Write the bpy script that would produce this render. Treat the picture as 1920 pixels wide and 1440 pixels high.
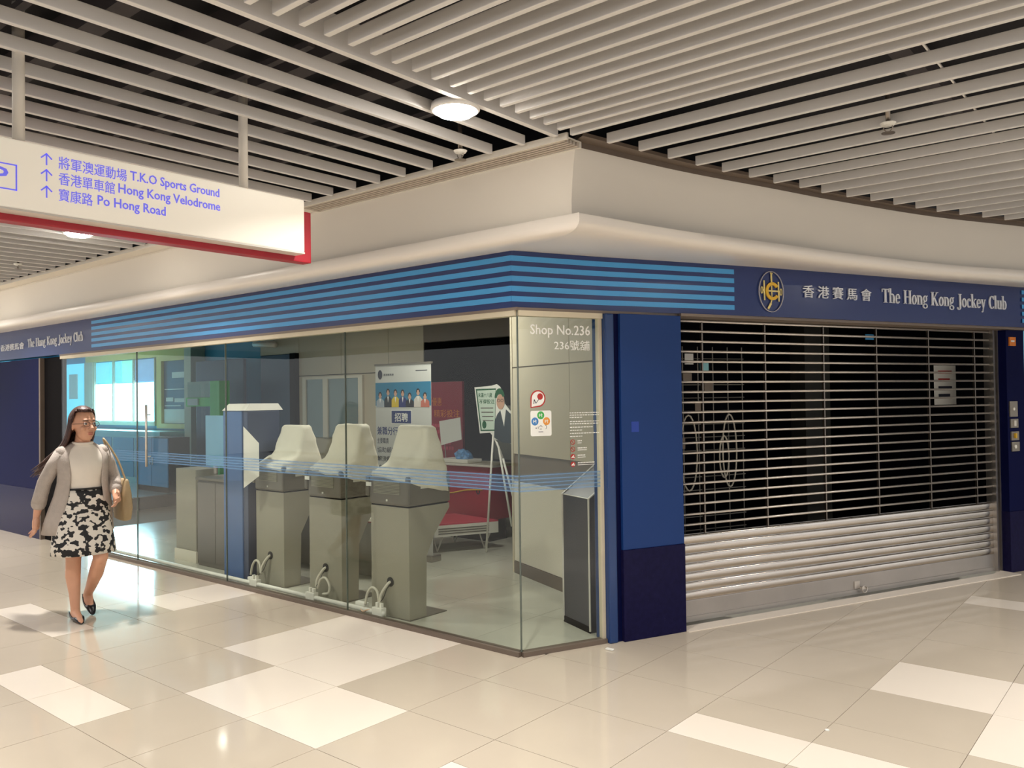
import bpy, bmesh, math, random
from mathutils import Vector, Matrix, noise
random.seed(7)
for o in list(bpy.data.objects):
    bpy.data.objects.remove(o)
scene = bpy.context.scene
col = scene.collection

# ------------------------------------------------------------------ camera, world, exposure
F_PX = 1546.5
PITCH, ROLL, YAW = 0.01659, -0.01322, 0.69245
CAM = Vector((3.330, -4.074, 1.643))
hf = Vector((-math.sin(YAW), math.cos(YAW), 0)); rt = Vector((math.cos(YAW), math.sin(YAW), 0)); zz = Vector((0, 0, 1))
fw = math.cos(PITCH)*hf + math.sin(PITCH)*zz
up0 = -math.sin(PITCH)*hf + math.cos(PITCH)*zz
RX = math.cos(ROLL)*rt + math.sin(ROLL)*up0
RU = -math.sin(ROLL)*rt + math.cos(ROLL)*up0
cd = bpy.data.cameras.new('camera'); cam = bpy.data.objects.new('camera', cd); col.objects.link(cam)
m = Matrix.Identity(4)
for i in range(3):
    m[i][0] = RX[i]; m[i][1] = RU[i]; m[i][2] = -fw[i]; m[i][3] = CAM[i]
cam.matrix_world = m
cd.sensor_width = 36; cd.lens = 36*F_PX/1920; cd.clip_start = .05; cd.clip_end = 200
scene.camera = cam
def proj(p):
    d = Vector(p)-CAM; c = d.dot(fw)
    if c < .1: return None
    return 960+F_PX*d.dot(RX)/c, 720-F_PX*d.dot(RU)/c

w = bpy.data.worlds.new('world'); scene.world = w; w.use_nodes = True
w.node_tree.nodes['Background'].inputs[0].default_value = (.985, .985, 1.0, 1)
w.node_tree.nodes['Background'].inputs[1].default_value = 1.05
vs = scene.view_settings
vs.view_transform = 'Standard'; vs.look = 'None'; vs.exposure = 0.10; vs.gamma = 1; vs.use_curve_mapping = False
LAMP_W = 35.0
scene.cycles.max_bounces = 8; scene.cycles.diffuse_bounces = 3; scene.cycles.glossy_bounces = 4; scene.cycles.transparent_max_bounces = 14
SHOP_FILL_W = 26.0

# ------------------------------------------------------------------ frames
CA = 0.41492
CD = Vector((math.sin(CA), math.cos(CA), 0)); CN = Vector((CD.y, -CD.x, 0))
def C(s, o, z=0.): return CD*s + CN*o + Vector((0, 0, z))
ZC = 3.0

# ------------------------------------------------------------------ materials
def lin(c):
    return tuple(((v/255)/12.92 if v/255 <= .04045 else ((v/255+.055)/1.055)**2.4) for v in c)
MATS = {}
def mat(name, rgb, rough=.5, metal=0., spec=.5, var=.04, scale=6., bump=0., bscale=60., emit=0., emitc=None, aniso=None, coat=0.):
    if name in MATS: return MATS[name]
    M = bpy.data.materials.new(name); M.use_nodes = True; nt = M.node_tree
    b = nt.nodes['Principled BSDF']; c = lin(rgb)
    tc = nt.nodes.new('ShaderNodeTexCoord')
    nz = nt.nodes.new('ShaderNodeTexNoise'); nz.inputs['Scale'].default_value = scale; nz.inputs['Detail'].default_value = 4
    nt.links.new(tc.outputs['Object'], nz.inputs['Vector'])
    rp = nt.nodes.new('ShaderNodeValToRGB')
    rp.color_ramp.elements[0].position = .3; rp.color_ramp.elements[1].position = .7
    rp.color_ramp.elements[0].color = (*[max(0, v*(1-var)) for v in c], 1)
    rp.color_ramp.elements[1].color = (*[min(1, v*(1+var)) for v in c], 1)
    nt.links.new(nz.outputs['Fac'], rp.inputs['Fac'])
    nt.links.new(rp.outputs['Color'], b.inputs['Base Color'])
    b.inputs['Roughness'].default_value = rough; b.inputs['Metallic'].default_value = metal
    b.inputs['Specular IOR Level'].default_value = spec
    if coat: b.inputs['Coat Weight'].default_value = coat
    if bump:
        n2 = nt.nodes.new('ShaderNodeTexNoise'); n2.inputs['Scale'].default_value = bscale
        nt.links.new(tc.outputs['Object'], n2.inputs['Vector'])
        bp = nt.nodes.new('ShaderNodeBump'); bp.inputs['Strength'].default_value = bump; bp.inputs['Distance'].default_value = .01
        nt.links.new(n2.outputs['Fac'], bp.inputs['Height']); nt.links.new(bp.outputs['Normal'], b.inputs['Normal'])
    if emit:
        b.inputs['Emission Color'].default_value = (*(lin(emitc) if emitc else c), 1)
        b.inputs['Emission Strength'].default_value = emit
    MATS[name] = M
    return M
def glass_mat(name, tint, ior=1.5, rough=0.0, boost=1.0):
    M = bpy.data.materials.new(name); M.use_nodes = True; nt = M.node_tree
    for n in list(nt.nodes): nt.nodes.remove(n)
    out = nt.nodes.new('ShaderNodeOutputMaterial')
    tr = nt.nodes.new('ShaderNodeBsdfTransparent'); tr.inputs[0].default_value = (*tint, 1)
    gl = nt.nodes.new('ShaderNodeBsdfGlossy'); gl.inputs['Roughness'].default_value = rough
    lw = nt.nodes.new('ShaderNodeLayerWeight'); lw.inputs['Blend'].default_value = .5
    pw = nt.nodes.new('ShaderNodeMath'); pw.operation = 'POWER'; pw.inputs[1].default_value = 5
    ml = nt.nodes.new('ShaderNodeMath'); ml.operation = 'MULTIPLY_ADD'; ml.inputs[1].default_value = .96*boost; ml.inputs[2].default_value = .04*boost; ml.use_clamp = True
    nt.links.new(lw.outputs['Facing'], pw.inputs[0])
    mx = nt.nodes.new('ShaderNodeMixShader')
    nt.links.new(pw.outputs[0], ml.inputs[0]); nt.links.new(ml.outputs[0], mx.inputs[0])
    nt.links.new(tr.outputs[0], mx.inputs[1]); nt.links.new(gl.outputs[0], mx.inputs[2]); nt.links.new(mx.outputs[0], out.inputs[0])
    MATS[name] = M
    return M
def film_mat(name, rgb, alpha):
    M = bpy.data.materials.new(name); M.use_nodes = True; nt = M.node_tree
    b = nt.nodes['Principled BSDF']; b.inputs['Base Color'].default_value = (*lin(rgb), 1); b.inputs['Alpha'].default_value = alpha
    b.inputs['Roughness'].default_value = .4
    MATS[name] = M
    return M
T_BEIGE = mat('polished beige tile', (200, 187, 168), .085, spec=.5, var=.02, scale=2.5)
T_WHITE = mat('polished white tile', (238, 226, 210), .085, spec=.5, var=.012, scale=2.5)
T_GROUT = mat('tile grout', (120, 106, 92), .8)
T_SHOP = mat('shop floor tile', (196, 194, 180), .16, var=.03, scale=2)
SLAT = mat('off white slat paint', (222, 218, 214), .45, var=.02, scale=1.5)
PLENUM = mat('dark plenum', (26, 24, 28), .9, var=.2, scale=1)
DUCT = mat('dark duct', (62, 56, 58), .7, var=.2, scale=3)
BULK = mat('painted plaster', (224, 216, 203), .5, var=.015, scale=1)
LIP = mat('gloss cornice paint', (238, 230, 220), .30, var=.01, scale=1)
VENTM = mat('vent grille paint', (190, 178, 164), .5)
NAVY = mat('navy laminate', (38, 54, 106), .28, var=.03, scale=1.5)
NAVYP = mat('blue pillar panel', (26, 58, 116), .35, var=.03, scale=2, spec=.2)
NAVYT = mat('blue pillar trim', (26, 58, 110), .2, var=.03, scale=2)
NAVYD = mat('dark navy pillar panel', (10, 15, 58), .5, var=.05, scale=1.5, spec=.06)
def granite():
    M = mat('dark granite', (26, 24, 58), .2, var=.15, scale=30, spec=.06)
    nt = M.node_tree; b = nt.nodes['Principled BSDF']
    v = nt.nodes.new('ShaderNodeTexVoronoi'); v.inputs['Scale'].default_value = 55
    tc = nt.nodes.new('ShaderNodeTexCoord'); nt.links.new(tc.outputs['Object'], v.inputs['Vector'])
    r = nt.nodes.new('ShaderNodeValToRGB'); r.color_ramp.elements[0].position = .03; r.color_ramp.elements[1].position = .05
    r.color_ramp.elements[0].color = (.35, .35, .4, 1); r.color_ramp.elements[1].color = (0, 0, 0, 1)
    sp = nt.nodes.new('ShaderNodeSeparateColor'); nt.links.new(v.outputs['Color'], sp.inputs[0])
    th = nt.nodes.new('ShaderNodeMath'); th.operation = 'LESS_THAN'; th.inputs[1].default_value = .12; nt.links.new(sp.outputs[0], th.inputs[0])
    nt.links.new(v.outputs['Distance'], r.inputs['Fac'])
    mu = nt.nodes.new('ShaderNodeMix'); mu.data_type = 'RGBA'; mu.blend_type = 'ADD'
    old = b.inputs['Base Color'].links[0].from_socket
    nt.links.new(th.outputs[0], mu.inputs[0]); nt.links.new(old, mu.inputs[6]); nt.links.new(r.outputs['Color'], mu.inputs[7])
    nt.links.new(mu.outputs[2], b.inputs['Base Color'])
    return M
GRANITE = granite()
STRIPE = mat('light blue stripe vinyl', (74, 160, 220), .35, var=.01)
GREYLET = mat('silver white lettering', (226, 228, 234), .35, var=.01)
GOLD = mat('gold enamel', (226, 178, 40), .4, var=.05)
PALEGOLD = mat('pale gold', (236, 216, 140), .4, var=.05)
OVALG = mat('oval grey line', (170, 165, 170), .4)
ALU = mat('brushed aluminium', (216, 208, 198), .34, metal=.8, var=.05, scale=4, bump=.03, bscale=14)
ALUS = mat('polished slat aluminium', (206, 198, 188), .22, metal=1, var=.05, scale=3, bump=.05, bscale=5)
ALURAIL = mat('dull aluminium rail', (180, 174, 168), .34, metal=.9, var=.08, scale=3)
ALUD = mat('dark steel link', (120, 112, 104), .35, metal=1)
BEIGEF = mat('cream frame', (214, 202, 176), .45)
GLASS = glass_mat('shopfront glass', (.945, .965, .94), 1.5, 0, .62)
GLASSB = glass_mat('blue tinted glass', (.80, .93, .97), 1.5)
GLEDGE = mat('green glass edge', (92, 100, 92), .2)
BANDF = film_mat('blue band film', (128, 172, 214), .42)
BANDB = film_mat('faint blue film', (130, 170, 205), .12)
VINYL = mat('white vinyl', (240, 238, 230), .5)
WALLB = mat('beige panel wall', (196, 184, 160), .5, var=.02, scale=2)
WALLG = mat('taupe wall band', (126, 112, 98), .5)
WALLW = mat('off white panel', (224, 216, 198), .5, var=.01)
SKIRT = mat('brown skirting', (108, 94, 82), .5)
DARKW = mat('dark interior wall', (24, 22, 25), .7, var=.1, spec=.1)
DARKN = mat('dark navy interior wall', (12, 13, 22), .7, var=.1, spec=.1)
SCEIL = mat('shop ceiling', (150, 142, 130), .7)
KGREY = mat('kiosk grey', (150, 145, 129), .45, var=.02)
KDARK = mat('kiosk dark grey', (106, 100, 90), .4, var=.03)
KBLACK = mat('black gap', (16, 14, 15), .7, spec=.05)
CLOTH = mat('pale dust cover cloth', (232, 226, 208), .75, var=.03, scale=8, bump=.15, bscale=40)
WHITE = mat('white plastic', (236, 232, 222), .4)
CORD = mat('pale grey cable', (206, 200, 184), .5)
BLACK = mat('black rubber', (18, 18, 20), .5)
BLUEK = mat('steel blue kiosk', (62, 98, 150), .4, var=.03)
BLUEKD = mat('dark blue kiosk side', (48, 62, 92), .4)
LECT = mat('charcoal laminate', (70, 68, 74), .3, var=.03)
SILVER = mat('white aluminium edge', (214, 208, 198), .35)
RED = mat('red laminate', (168, 24, 52), .4, var=.03)
REDC = mat('crimson sign panel', (164, 24, 40), .4, var=.03)
REDL = mat('rose tabletop', (196, 62, 84), .4)
SIGNW = mat('white lightbox face', (238, 230, 214), .4, var=.005, emit=.22, emitc=(255, 244, 226))
SIGNT = mat('violet blue lettering', (110, 110, 232), .4, emit=.4, emitc=(110, 110, 240))
POSTM = mat('off white post', (220, 212, 200), .4)
BRASS = mat('sprinkler metal', (170, 160, 150), .35, metal=1)
LAMPE = mat('lit lamp lens', (255, 250, 240), .5, var=0, emit=80, emitc=(255, 248, 236))
LAMPR = mat('lamp trim ring', (236, 232, 226), .4)
PAPER = mat('white paper', (232, 230, 222), .6, var=.01)
INK = mat('dark ink', (44, 46, 60), .6)
INKB = mat('navy ink', (30, 50, 110), .6)
INKG = mat('green ink', (18, 92, 52), .6)
INKR = mat('red ink', (176, 48, 44), .6)
CYAN = mat('cyan board print', (60, 150, 190), .5, var=.08)
ORANGE = mat('orange plate', (216, 120, 30), .5, var=.08, scale=40)
STEEL = mat('switch plate steel', (150, 142, 130), .35, metal=.7)

# ------------------------------------------------------------------ builders
def wloc(o):
    v = Vector((0, 0, 0))
    while o is not None:
        v += o.location; o = o.parent
    return v
def link(name, me, mt, parent=None, loc=None, smooth=False):
    if mt is not None and not me.materials: me.materials.append(mt)
    if smooth: me.polygons.foreach_set('use_smooth', [True]*len(me.polygons))
    o = bpy.data.objects.new(name, me); col.objects.link(o)
    if parent is not None: o.parent = parent
    if loc is not None: o.location = Vector(loc)-(wloc(parent) if parent is not None else Vector((0, 0, 0)))
    return o
def obj(name, vf, mt, parent=None, smooth=False):
    """world-space verts/faces -> mesh object whose origin is its parent's (or its own base centre)"""
    vs_, fs = vf
    vs_ = [Vector(v) for v in vs_]
    if parent is not None: base = wloc(parent)
    else:
        n = len(vs_); base = Vector((sum(v.x for v in vs_)/n, sum(v.y for v in vs_)/n, min(v.z for v in vs_)))
    me = bpy.data.meshes.new(name); me.from_pydata([v-base for v in vs_], [], fs)
    bm = bmesh.new(); bm.from_mesh(me); bmesh.ops.recalc_face_normals(bm, faces=bm.faces); bm.to_mesh(me); bm.free()
    o = link(name, me, mt, parent, smooth=smooth)
    if parent is None: o.location = base
    return o
def empty(name, loc): 
    o = bpy.data.objects.new(name, None); col.objects.link(o); o.location = loc; o.empty_display_size = .1
    return o
def tag(o, label, cat, group=None, kind=None):
    o['label'] = label; o['category'] = cat
    if group: o['group'] = group
    if kind: o['kind'] = kind
    return o
def thing(name, loc, label, cat, group=None, kind=None):
    return tag(empty(name, loc), label, cat, group, kind)
def J(*parts):
    V, Fc = [], []
    for v, f in parts:
        k = len(V); V += [Vector(x) for x in v]; Fc += [tuple(i+k for i in q) for q in f]
    return V, Fc
BF = [(0, 3, 2, 1), (4, 5, 6, 7), (0, 1, 5, 4), (1, 2, 6, 5), (2, 3, 7, 6), (3, 0, 4, 7)]
def hexa(p): return [Vector(q) for q in p], list(BF)
def box(x0, x1, y0, y1, z0, z1):
    return hexa([(x0, y0, z0), (x1, y0, z0), (x1, y1, z0), (x0, y1, z0), (x0, y0, z1), (x1, y0, z1), (x1, y1, z1), (x0, y1, z1)])
def boxC(s0, s1, o0, o1, z0, z1):
    return hexa([C(s0, o0, z0), C(s1, o0, z0), C(s1, o1, z0), C(s0, o1, z0), C(s0, o0, z1), C(s1, o0, z1), C(s1, o1, z1), C(s0, o1, z1)])
def bbox(x0, x1, y0, y1, z0, z1, b=.006, frame=None):
    """box with bevelled edges"""
    bm = bmesh.new(); bmesh.ops.create_cube(bm, size=1)
    for v in bm.verts: v.co = Vector((x0+(v.co.x+.5)*(x1-x0), y0+(v.co.y+.5)*(y1-y0), z0+(v.co.z+.5)*(z1-z0)))
    bmesh.ops.bevel(bm, geom=bm.edges[:], offset=b, segments=2, affect='EDGES', profile=.6)
    bm.verts.index_update()
    r = ([v.co.copy() for v in bm.verts], [tuple(v.index for v in f.verts) for f in bm.faces]); bm.free()
    if frame: r = ([frame(v) for v in r[0]], r[1])
    return r
def fC(v): return C(v[0], v[1], v[2])
def prism(poly, z0, z1):
    n = len(poly)
    v = [Vector((p[0], p[1], z0)) for p in poly]+[Vector((p[0], p[1], z1)) for p in poly]
    f = [tuple(range(n-1, -1, -1)), tuple(range(n, 2*n))]+[(i, (i+1) % n, n+(i+1) % n, n+i) for i in range(n)]
    return v, f
def extr(poly3, d):
    """extrude a planar 3d polygon by vector d"""
    n = len(poly3); d = Vector(d)
    v = [Vector(p) for p in poly3]; v += [p+d for p in v]
    return v, [tuple(range(n)), tuple(range(2*n-1, n-1, -1))]+[(i, n+i, n+(i+1) % n, (i+1) % n) for i in range(n)]
def tube(pts, r, n=8, closed=False):
    pts = [Vector(p) for p in pts]; V, Fc = [], []; N = len(pts)
    rr = r if isinstance(r, (list, tuple)) else [r]*N
    prev = None
    for i, p in enumerate(pts):
        if closed: t = pts[(i+1) % N]-pts[i-1]
        else: t = pts[min(i+1, N-1)]-pts[max(i-1, 0)]
        t.normalize()
        if prev is None:
            a = t.orthogonal().normalized()
        else:
            a = (prev-t*prev.dot(t)); a = a.normalized() if a.length > 1e-6 else t.orthogonal().normalized()
        prev = a; b = t.cross(a)
        for k in range(n):
            an = 2*math.pi*k/n; V.append(p+(a*math.cos(an)+b*math.sin(an))*rr[i])
    M_ = N if closed else N-1
    for i in range(M_):
        for k in range(n):
            a0 = i*n+k; a1 = i*n+(k+1) % n; j = ((i+1) % N)*n
            Fc.append((a0, a1, j+(k+1) % n, j+k))
    if not closed:
        Fc.append(tuple(range(n-1, -1, -1))); Fc.append(tuple((N-1)*n+k for k in range(n)))
    return V, Fc
def lathe(prof, c, n=20, axis='z'):
    V, Fc = [], []; c = Vector(c)
    for r, z in prof:
        for k in range(n):
            a = 2*math.pi*k/n; V.append(c+Vector((r*math.cos(a), r*math.sin(a), z)))
    for i in range(len(prof)-1):
        for k in range(n):
            Fc.append((i*n+k, i*n+(k+1) % n, (i+1)*n+(k+1) % n, (i+1)*n+k))
    Fc.append(tuple(range(n-1, -1, -1))); Fc.append(tuple((len(prof)-1)*n+k for k in range(n)))
    return V, Fc
def arc(pts, n=6):
    """catmull-rom through pts"""
    P = [Vector(p) for p in pts]; P = [2*P[0]-P[1]]+P+[2*P[-1]-P[-2]]; out = []
    for i in range(1, len(P)-2):
        for k in range(n):
            t = k/n; a, b, c, d = P[i-1], P[i], P[i+1], P[i+2]
            out.append(.5*((2*b)+(c-a)*t+(2*a-5*b+4*c-d)*t*t+(3*b-a-3*c+d)*t**3))
    out.append(P[-2]); return out
class Frame:
    """flat print frame: origin, right, up, normal"""
    def __init__(s, o, r, u):
        s.o = Vector(o); s.r = Vector(r).normalized(); s.u = Vector(u).normalized(); s.n = s.r.cross(s.u)
    def __call__(s, x, y, d=0.): return s.o+s.r*x+s.u*y+s.n*d
    def rect(s, x0, x1, y0, y1, d0=0., d1=.002):
        return hexa([s(x0, y0, d0), s(x1, y0, d0), s(x1, y1, d0), s(x0, y1, d0), s(x0, y0, d1), s(x1, y0, d1), s(x1, y1, d1), s(x0, y1, d1)])
    def poly(s, pts, d0=0., d1=.002): return extr([s(x, y, d0) for x, y in pts], s.n*(d1-d0))
    def ell(s, cx, cy, rx, ry, d0=0., d1=.002, n=24): return s.poly([(cx+rx*math.cos(2*math.pi*k/n), cy+ry*math.sin(2*math.pi*k/n)) for k in range(n)], d0, d1)
    def band(s, cx, cy, rx, ry, tx, ty, a0=0, a1=360, d0=0., d1=.002, n=28):
        full = abs(a1-a0) >= 360; V, Fc = [], []
        m_ = n if full else n+1
        for k in range(m_):
            a = math.radians(a0+(a1-a0)*k/n); c_, s_ = math.cos(a), math.sin(a)
            for q in ((rx, ry, d0), (rx-tx, ry-ty, d0), (rx-tx, ry-ty, d1), (rx, ry, d1)):
                V.append(s(cx+q[0]*c_, cy+q[1]*s_, q[2]))
        for k in range(n):
            a = k*4; b = ((k+1) % m_)*4
            for e in range(4): Fc.append((a+e, a+(e+1) % 4, b+(e+1) % 4, b+e))
        if not full: Fc += [(0, 1, 2, 3), (n*4+3, n*4+2, n*4+1, n*4)]
        return V, Fc
    def line(s, x0, y0, x1, y1, t, d0=0., d1=.002):
        dx, dy = x1-x0, y1-y0; l = math.hypot(dx, dy); nx, ny = -dy/l*t/2, dx/l*t/2
        return s.poly([(x0+nx, y0+ny), (x0-nx, y0-ny), (x1-nx, y1-ny), (x1+nx, y1+ny)], d0, d1)
def text(name, s, fr, x, y, wd, ht, mt, parent, d0=.001, depth=.003, res=2, bold=0.):
    cu = bpy.data.curves.new('lettering', 'FONT'); cu.body = s; cu.size = 1; cu.resolution_u = res; cu.extrude = .5; cu.offset = bold
    t = bpy.data.objects.new('lettering', cu); col.objects.link(t)
    dg = bpy.context.evaluated_depsgraph_get(); dg.update()
    me = bpy.data.meshes.new_from_object(t.evaluated_get(dg))
    bpy.data.objects.remove(t); bpy.data.curves.remove(cu)
    if not me.vertices: return None
    xs = [v.co.x for v in me.vertices]; ys = [v.co.y for v in me.vertices]
    x0, x1, y0, y1 = min(xs), max(xs), min(ys), max(ys); base = wloc(parent) if parent else Vector((0, 0, 0))
    for v in me.vertices:
        p = fr(x+(v.co.x-x0)/(x1-x0)*wd, y+(v.co.y-y0)/(y1-y0)*ht, d0+(v.co.z+.5)*depth)
        v.co = p-base
    me.materials.clear()
    return link(name, me, mt, parent)

# ------------------------------------------------------------------ serif lettering for the club name
def serif_word(fr0, s, x, y, wd, cap, d0, d1):
    G = {}
    class L:
        def __init__(q): q.p = []; q.w = .5
    def st(q, x0, w, y0, y1): q.p.append(('q', [(x0, y0), (x0+w, y0), (x0+w, y1), (x0, y1)]))
    def sf(q, xc, w, y0): q.p.append(('q', [(xc-w/2, y0), (xc+w/2, y0), (xc+w/2, y0+.03), (xc-w/2, y0+.03)]))
    def ln(q, x0, y0, x1, y1, t): q.p.append(('l', (x0, y0, x1, y1, t)))
    def rg(q, cx, cy, rx, ry, tx, ty, a0=0, a1=360): q.p.append(('b', (cx, cy, rx, ry, tx, ty, a0, a1)))
    XH, AS, SW = .48, .74, .095
    q = G['T'] = L(); st(q, .2, SW+.01, 0, .7); q.p.append(('q', [(0, .66), (.5, .66), (.5, .7), (0, .7)])); st(q, 0, .03, .54, .7); st(q, .47, .03, .54, .7); sf(q, .25, .24, 0); q.w = .52
    q = G['h'] = L(); st(q, .05, SW, 0, AS); sf(q, .1, .2, 0); sf(q, .07, .14, AS-.03); rg(q, .22, .30, .17, .18, .09, .04, 0, 165); st(q, .30, SW, 0, .31); sf(q, .35, .2, 0); q.w = .46
    q = G['n'] = L(); st(q, .05, SW, 0, XH); sf(q, .1, .2, 0); sf(q, .07, .14, XH-.03); rg(q, .22, .30, .17, .18, .09, .04, 0, 165); st(q, .30, SW, 0, .31); sf(q, .35, .2, 0); q.w = .46
    q = G['e'] = L(); rg(q, .19, .235, .17, .25, .085, .035, 0, 325); q.p.append(('q', [(.05, .24), (.35, .24), (.35, .275), (.05, .275)])); q.w = .4
    q = G['o'] = L(); rg(q, .2, .235, .18, .25, .09, .035); q.w = .42
    q = G['c'] = L(); rg(q, .2, .235, .18, .25, .09, .035, 45, 320); q.p.append(('e', (.3, .38, .045, .05))); q.w = .38
    q = G['H'] = L(); st(q, .06, SW+.01, 0, .7); st(q, .42, SW+.01, 0, .7); st(q, .1, .4, .34, .375)
    for xc in (.11, .47): sf(q, xc, .22, 0); sf(q, xc, .22, .67)
    q.w = .6
    q = G['K'] = L(); st(q, .06, SW+.01, 0, .7); sf(q, .11, .22, 0); sf(q, .11, .22, .67); ln(q, .14, .3, .46, .69, .04); ln(q, .23, .4, .48, .01, .1); sf(q, .46, .2, .67); sf(q, .49, .2, 0); q.w = .6
    q = G['k'] = L(); st(q, .05, SW, 0, AS); sf(q, .1, .2, 0); sf(q, .07, .14, AS-.03); ln(q, .12, .2, .34, .47, .035); ln(q, .2, .3, .36, .01, .085); sf(q, .34, .16, XH-.03); sf(q, .38, .17, 0); q.w = .46
    q = G['g'] = L(); rg(q, .18, .32, .15, .17, .075, .035); rg(q, .19, -.06, .18, .13, .05, .045); ln(q, .08, .17, .1, .07, .05); ln(q, .26, .44, .38, .47, .045); q.w = .42
    q = G['J'] = L(); st(q, .17, SW+.01, -.02, .7); sf(q, .22, .24, .67); rg(q, .12, -.02, .155, .14, .1, .05, 200, 360); q.p.append(('e', (.01, -.06, .045, .045))); q.w = .36
    q = G['y'] = L(); ln(q, .06, .47, .2, .05, .085); ln(q, .34, .47, .14, -.2, .035); sf(q, .07, .18, XH-.03); sf(q, .34, .15, XH-.03); q.p.append(('e', (.1, -.19, .05, .04))); q.w = .42
    q = G['C'] = L(); rg(q, .27, .35, .25, .36, .11, .04, 42, 318); st(q, .44, .03, .5, .7); q.w = .5
    q = G['l'] = L(); st(q, .05, SW, 0, AS); sf(q, .1, .2, 0); sf(q, .07, .14, AS-.03); q.w = .22
    q = G['u'] = L(); st(q, .05, SW, .16, XH); sf(q, .07, .14, XH-.03); rg(q, .21, .18, .165, .18, .09, .04, 190, 345); st(q, .29, SW, 0, XH); sf(q, .3, .14, XH-.03); sf(q, .38, .1, 0); q.w = .46
    q = G['b'] = L(); st(q, .05, SW, 0, AS); sf(q, .06, .13, AS-.03); rg(q, .21, .235, .18, .25, .09, .035); q.w = .43
    tot = sum(G[c].w if c != ' ' else .26 for c in s)
    kx = wd/tot; ky = cap/.72; cx = x; res_ = []
    for c in s:
        out = []
        if c == ' ': cx += .26*kx; continue
        for t, a in G[c].p:
            X = lambda u: cx+u*kx
            Yv = lambda v: y+v*ky
            if t == 'q': out.append(fr0.poly([(X(u), Yv(v)) for u, v in a], d0, d1))
            elif t == 'l':
                x0, y0, x1, y1, th = a; l = math.hypot(x1-x0, y1-y0); nx, ny = -(y1-y0)/l*th/2, (x1-x0)/l*th/2
                out.append(fr0.poly([(X(x0+nx), Yv(y0+ny)), (X(x0-nx), Yv(y0-ny)), (X(x1-nx), Yv(y1-ny)), (X(x1+nx), Yv(y1+ny))], d0, d1))
            elif t == 'e': out.append(fr0.ell(X(a[0]), Yv(a[1]), a[2]*kx, a[3]*ky, d0, d1, 10))
            else: out.append(fr0.band(X(a[0]), Yv(a[1]), a[2]*kx, a[3]*ky, a[4]*kx, a[5]*ky, a[6], a[7], d0, d1, 16))
        cx += G[c].w*kx; res_.append(J(*out))
    return res_

# ================================================================== FLOOR
TX, TY, GX, GY = .6, .597, .10, .125
floor = tag(obj('floor', box(-20, 11, -12, 10, -.06, -.006), T_GROUT), 'polished beige and white tiled mall floor', 'floor', kind='structure')
G_ = .0015
def tile_mesh(y0, y1, mt):
    me = bpy.data.meshes.new('tile'); v, f = box(G_, TX-G_, y0+G_, y1-G_, -.006, 0); me.from_pydata(v, [], f); me.materials.append(mt); return me
TM = {('f', 0): tile_mesh(0, TY, T_BEIGE), ('f', 1): tile_mesh(0, TY, T_WHITE), ('l', 1): tile_mesh(0, TY/2, T_WHITE), ('h', 0): tile_mesh(TY/2, TY, T_BEIGE),
      ('h', 1): tile_mesh(TY/2, TY, T_WHITE), ('l', 0): tile_mesh(0, TY/2, T_BEIGE)}
FULL = {(-3, -2), (-2, -2), (-3, -1), (-2, -1), (-2, -3), (-1, -3), (3, 1), (4, 0), (4, 1), (-6, -1)}
LOW = {(-4, -4), (-3, -4), (-7, -3), (-6, -3), (2, -1), (3, -1), (3, 5), (4, 5), (1, -3), (2, -3)}
HIGH = {(-6, -2)}
def in_shop(x, y):
    return y > .25 and Vector((x, y, 0)).dot(CN) < -.35
rest = []; cells = []
for i in range(-33, 18):
    for j in range(-19, 16):
        x, y = GX+TX*i, GY+TY*j
        if in_shop(x+.3, y+.3): continue
        c = Vector((x+.3, y+.3, 0)); P = [proj((x+a, y+b, 0)) for a in (0, .6) for b in (0, .6)]
        vis = any(p and -420 < p[0] < 2340 and 700 < p[1] < 1800 for p in P)
        cells.append(((c-CAM).length, i, j, x, y, vis))
cells.sort()
ntile = 0
for d, i, j, x, y, vis in cells:
    if (i, j) in FULL: ks = [('f', 1)]
    elif (i, j) in LOW: ks = [('l', 1), ('h', 0)]
    elif (i, j) in HIGH: ks = [('l', 0), ('h', 1)]
    else: ks = [('f', 0)]
    if vis and ntile < 290:
        for k in ks:
            o = link('tile', TM[k], None, floor); o.location = Vector((x, y, 0))-floor.location; ntile += 1
    else:
        rest.append(box(x+G_, x+TX-G_, y+G_, y+TY-G_, -.006, 0))
r_ = obj('distant_tiles', J(*rest), T_BEIGE, floor); r_['kind'] = 'stuff'

# shop floor, with its own tiles clipped to the plan of the shop
SHOP = [(-9.2, .03), (-.02, .03)]+[tuple(C(.02, -.03)[:2])]+[tuple(C(1.2, -.03)[:2]), tuple(C(1.2, -.13)[:2]), tuple(C(5.1, -.13)[:2]), tuple(C(5.1, -4.6)[:2]), (-5.0, 7.2), (-9.2, 7.2)]
sfloor = tag(obj('floor_shop', prism(SHOP, -.005, .003), T_GROUT), 'pale grey green tiled floor inside the glazed shop', 'floor', kind='structure')
def clip(poly, a, b):
    out = []; ax, ay = a; nx, ny = -(b[1]-a[1]), b[0]-a[0]
    dd = lambda p: (p[0]-ax)*nx+(p[1]-ay)*ny
    for k in range(len(poly)):
        p, q = poly[k-1], poly[k]; dp, dq = dd(p), dd(q)
        if dp >= 0 > dq or dq >= 0 > dp:
            t = dp/(dp-dq); out.append((p[0]+(q[0]-p[0])*t, p[1]+(q[1]-p[1])*t))
        if dq >= 0: out.append(q)
    return out
c0, c1 = C(0, -.035), C(5, -.035)
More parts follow.
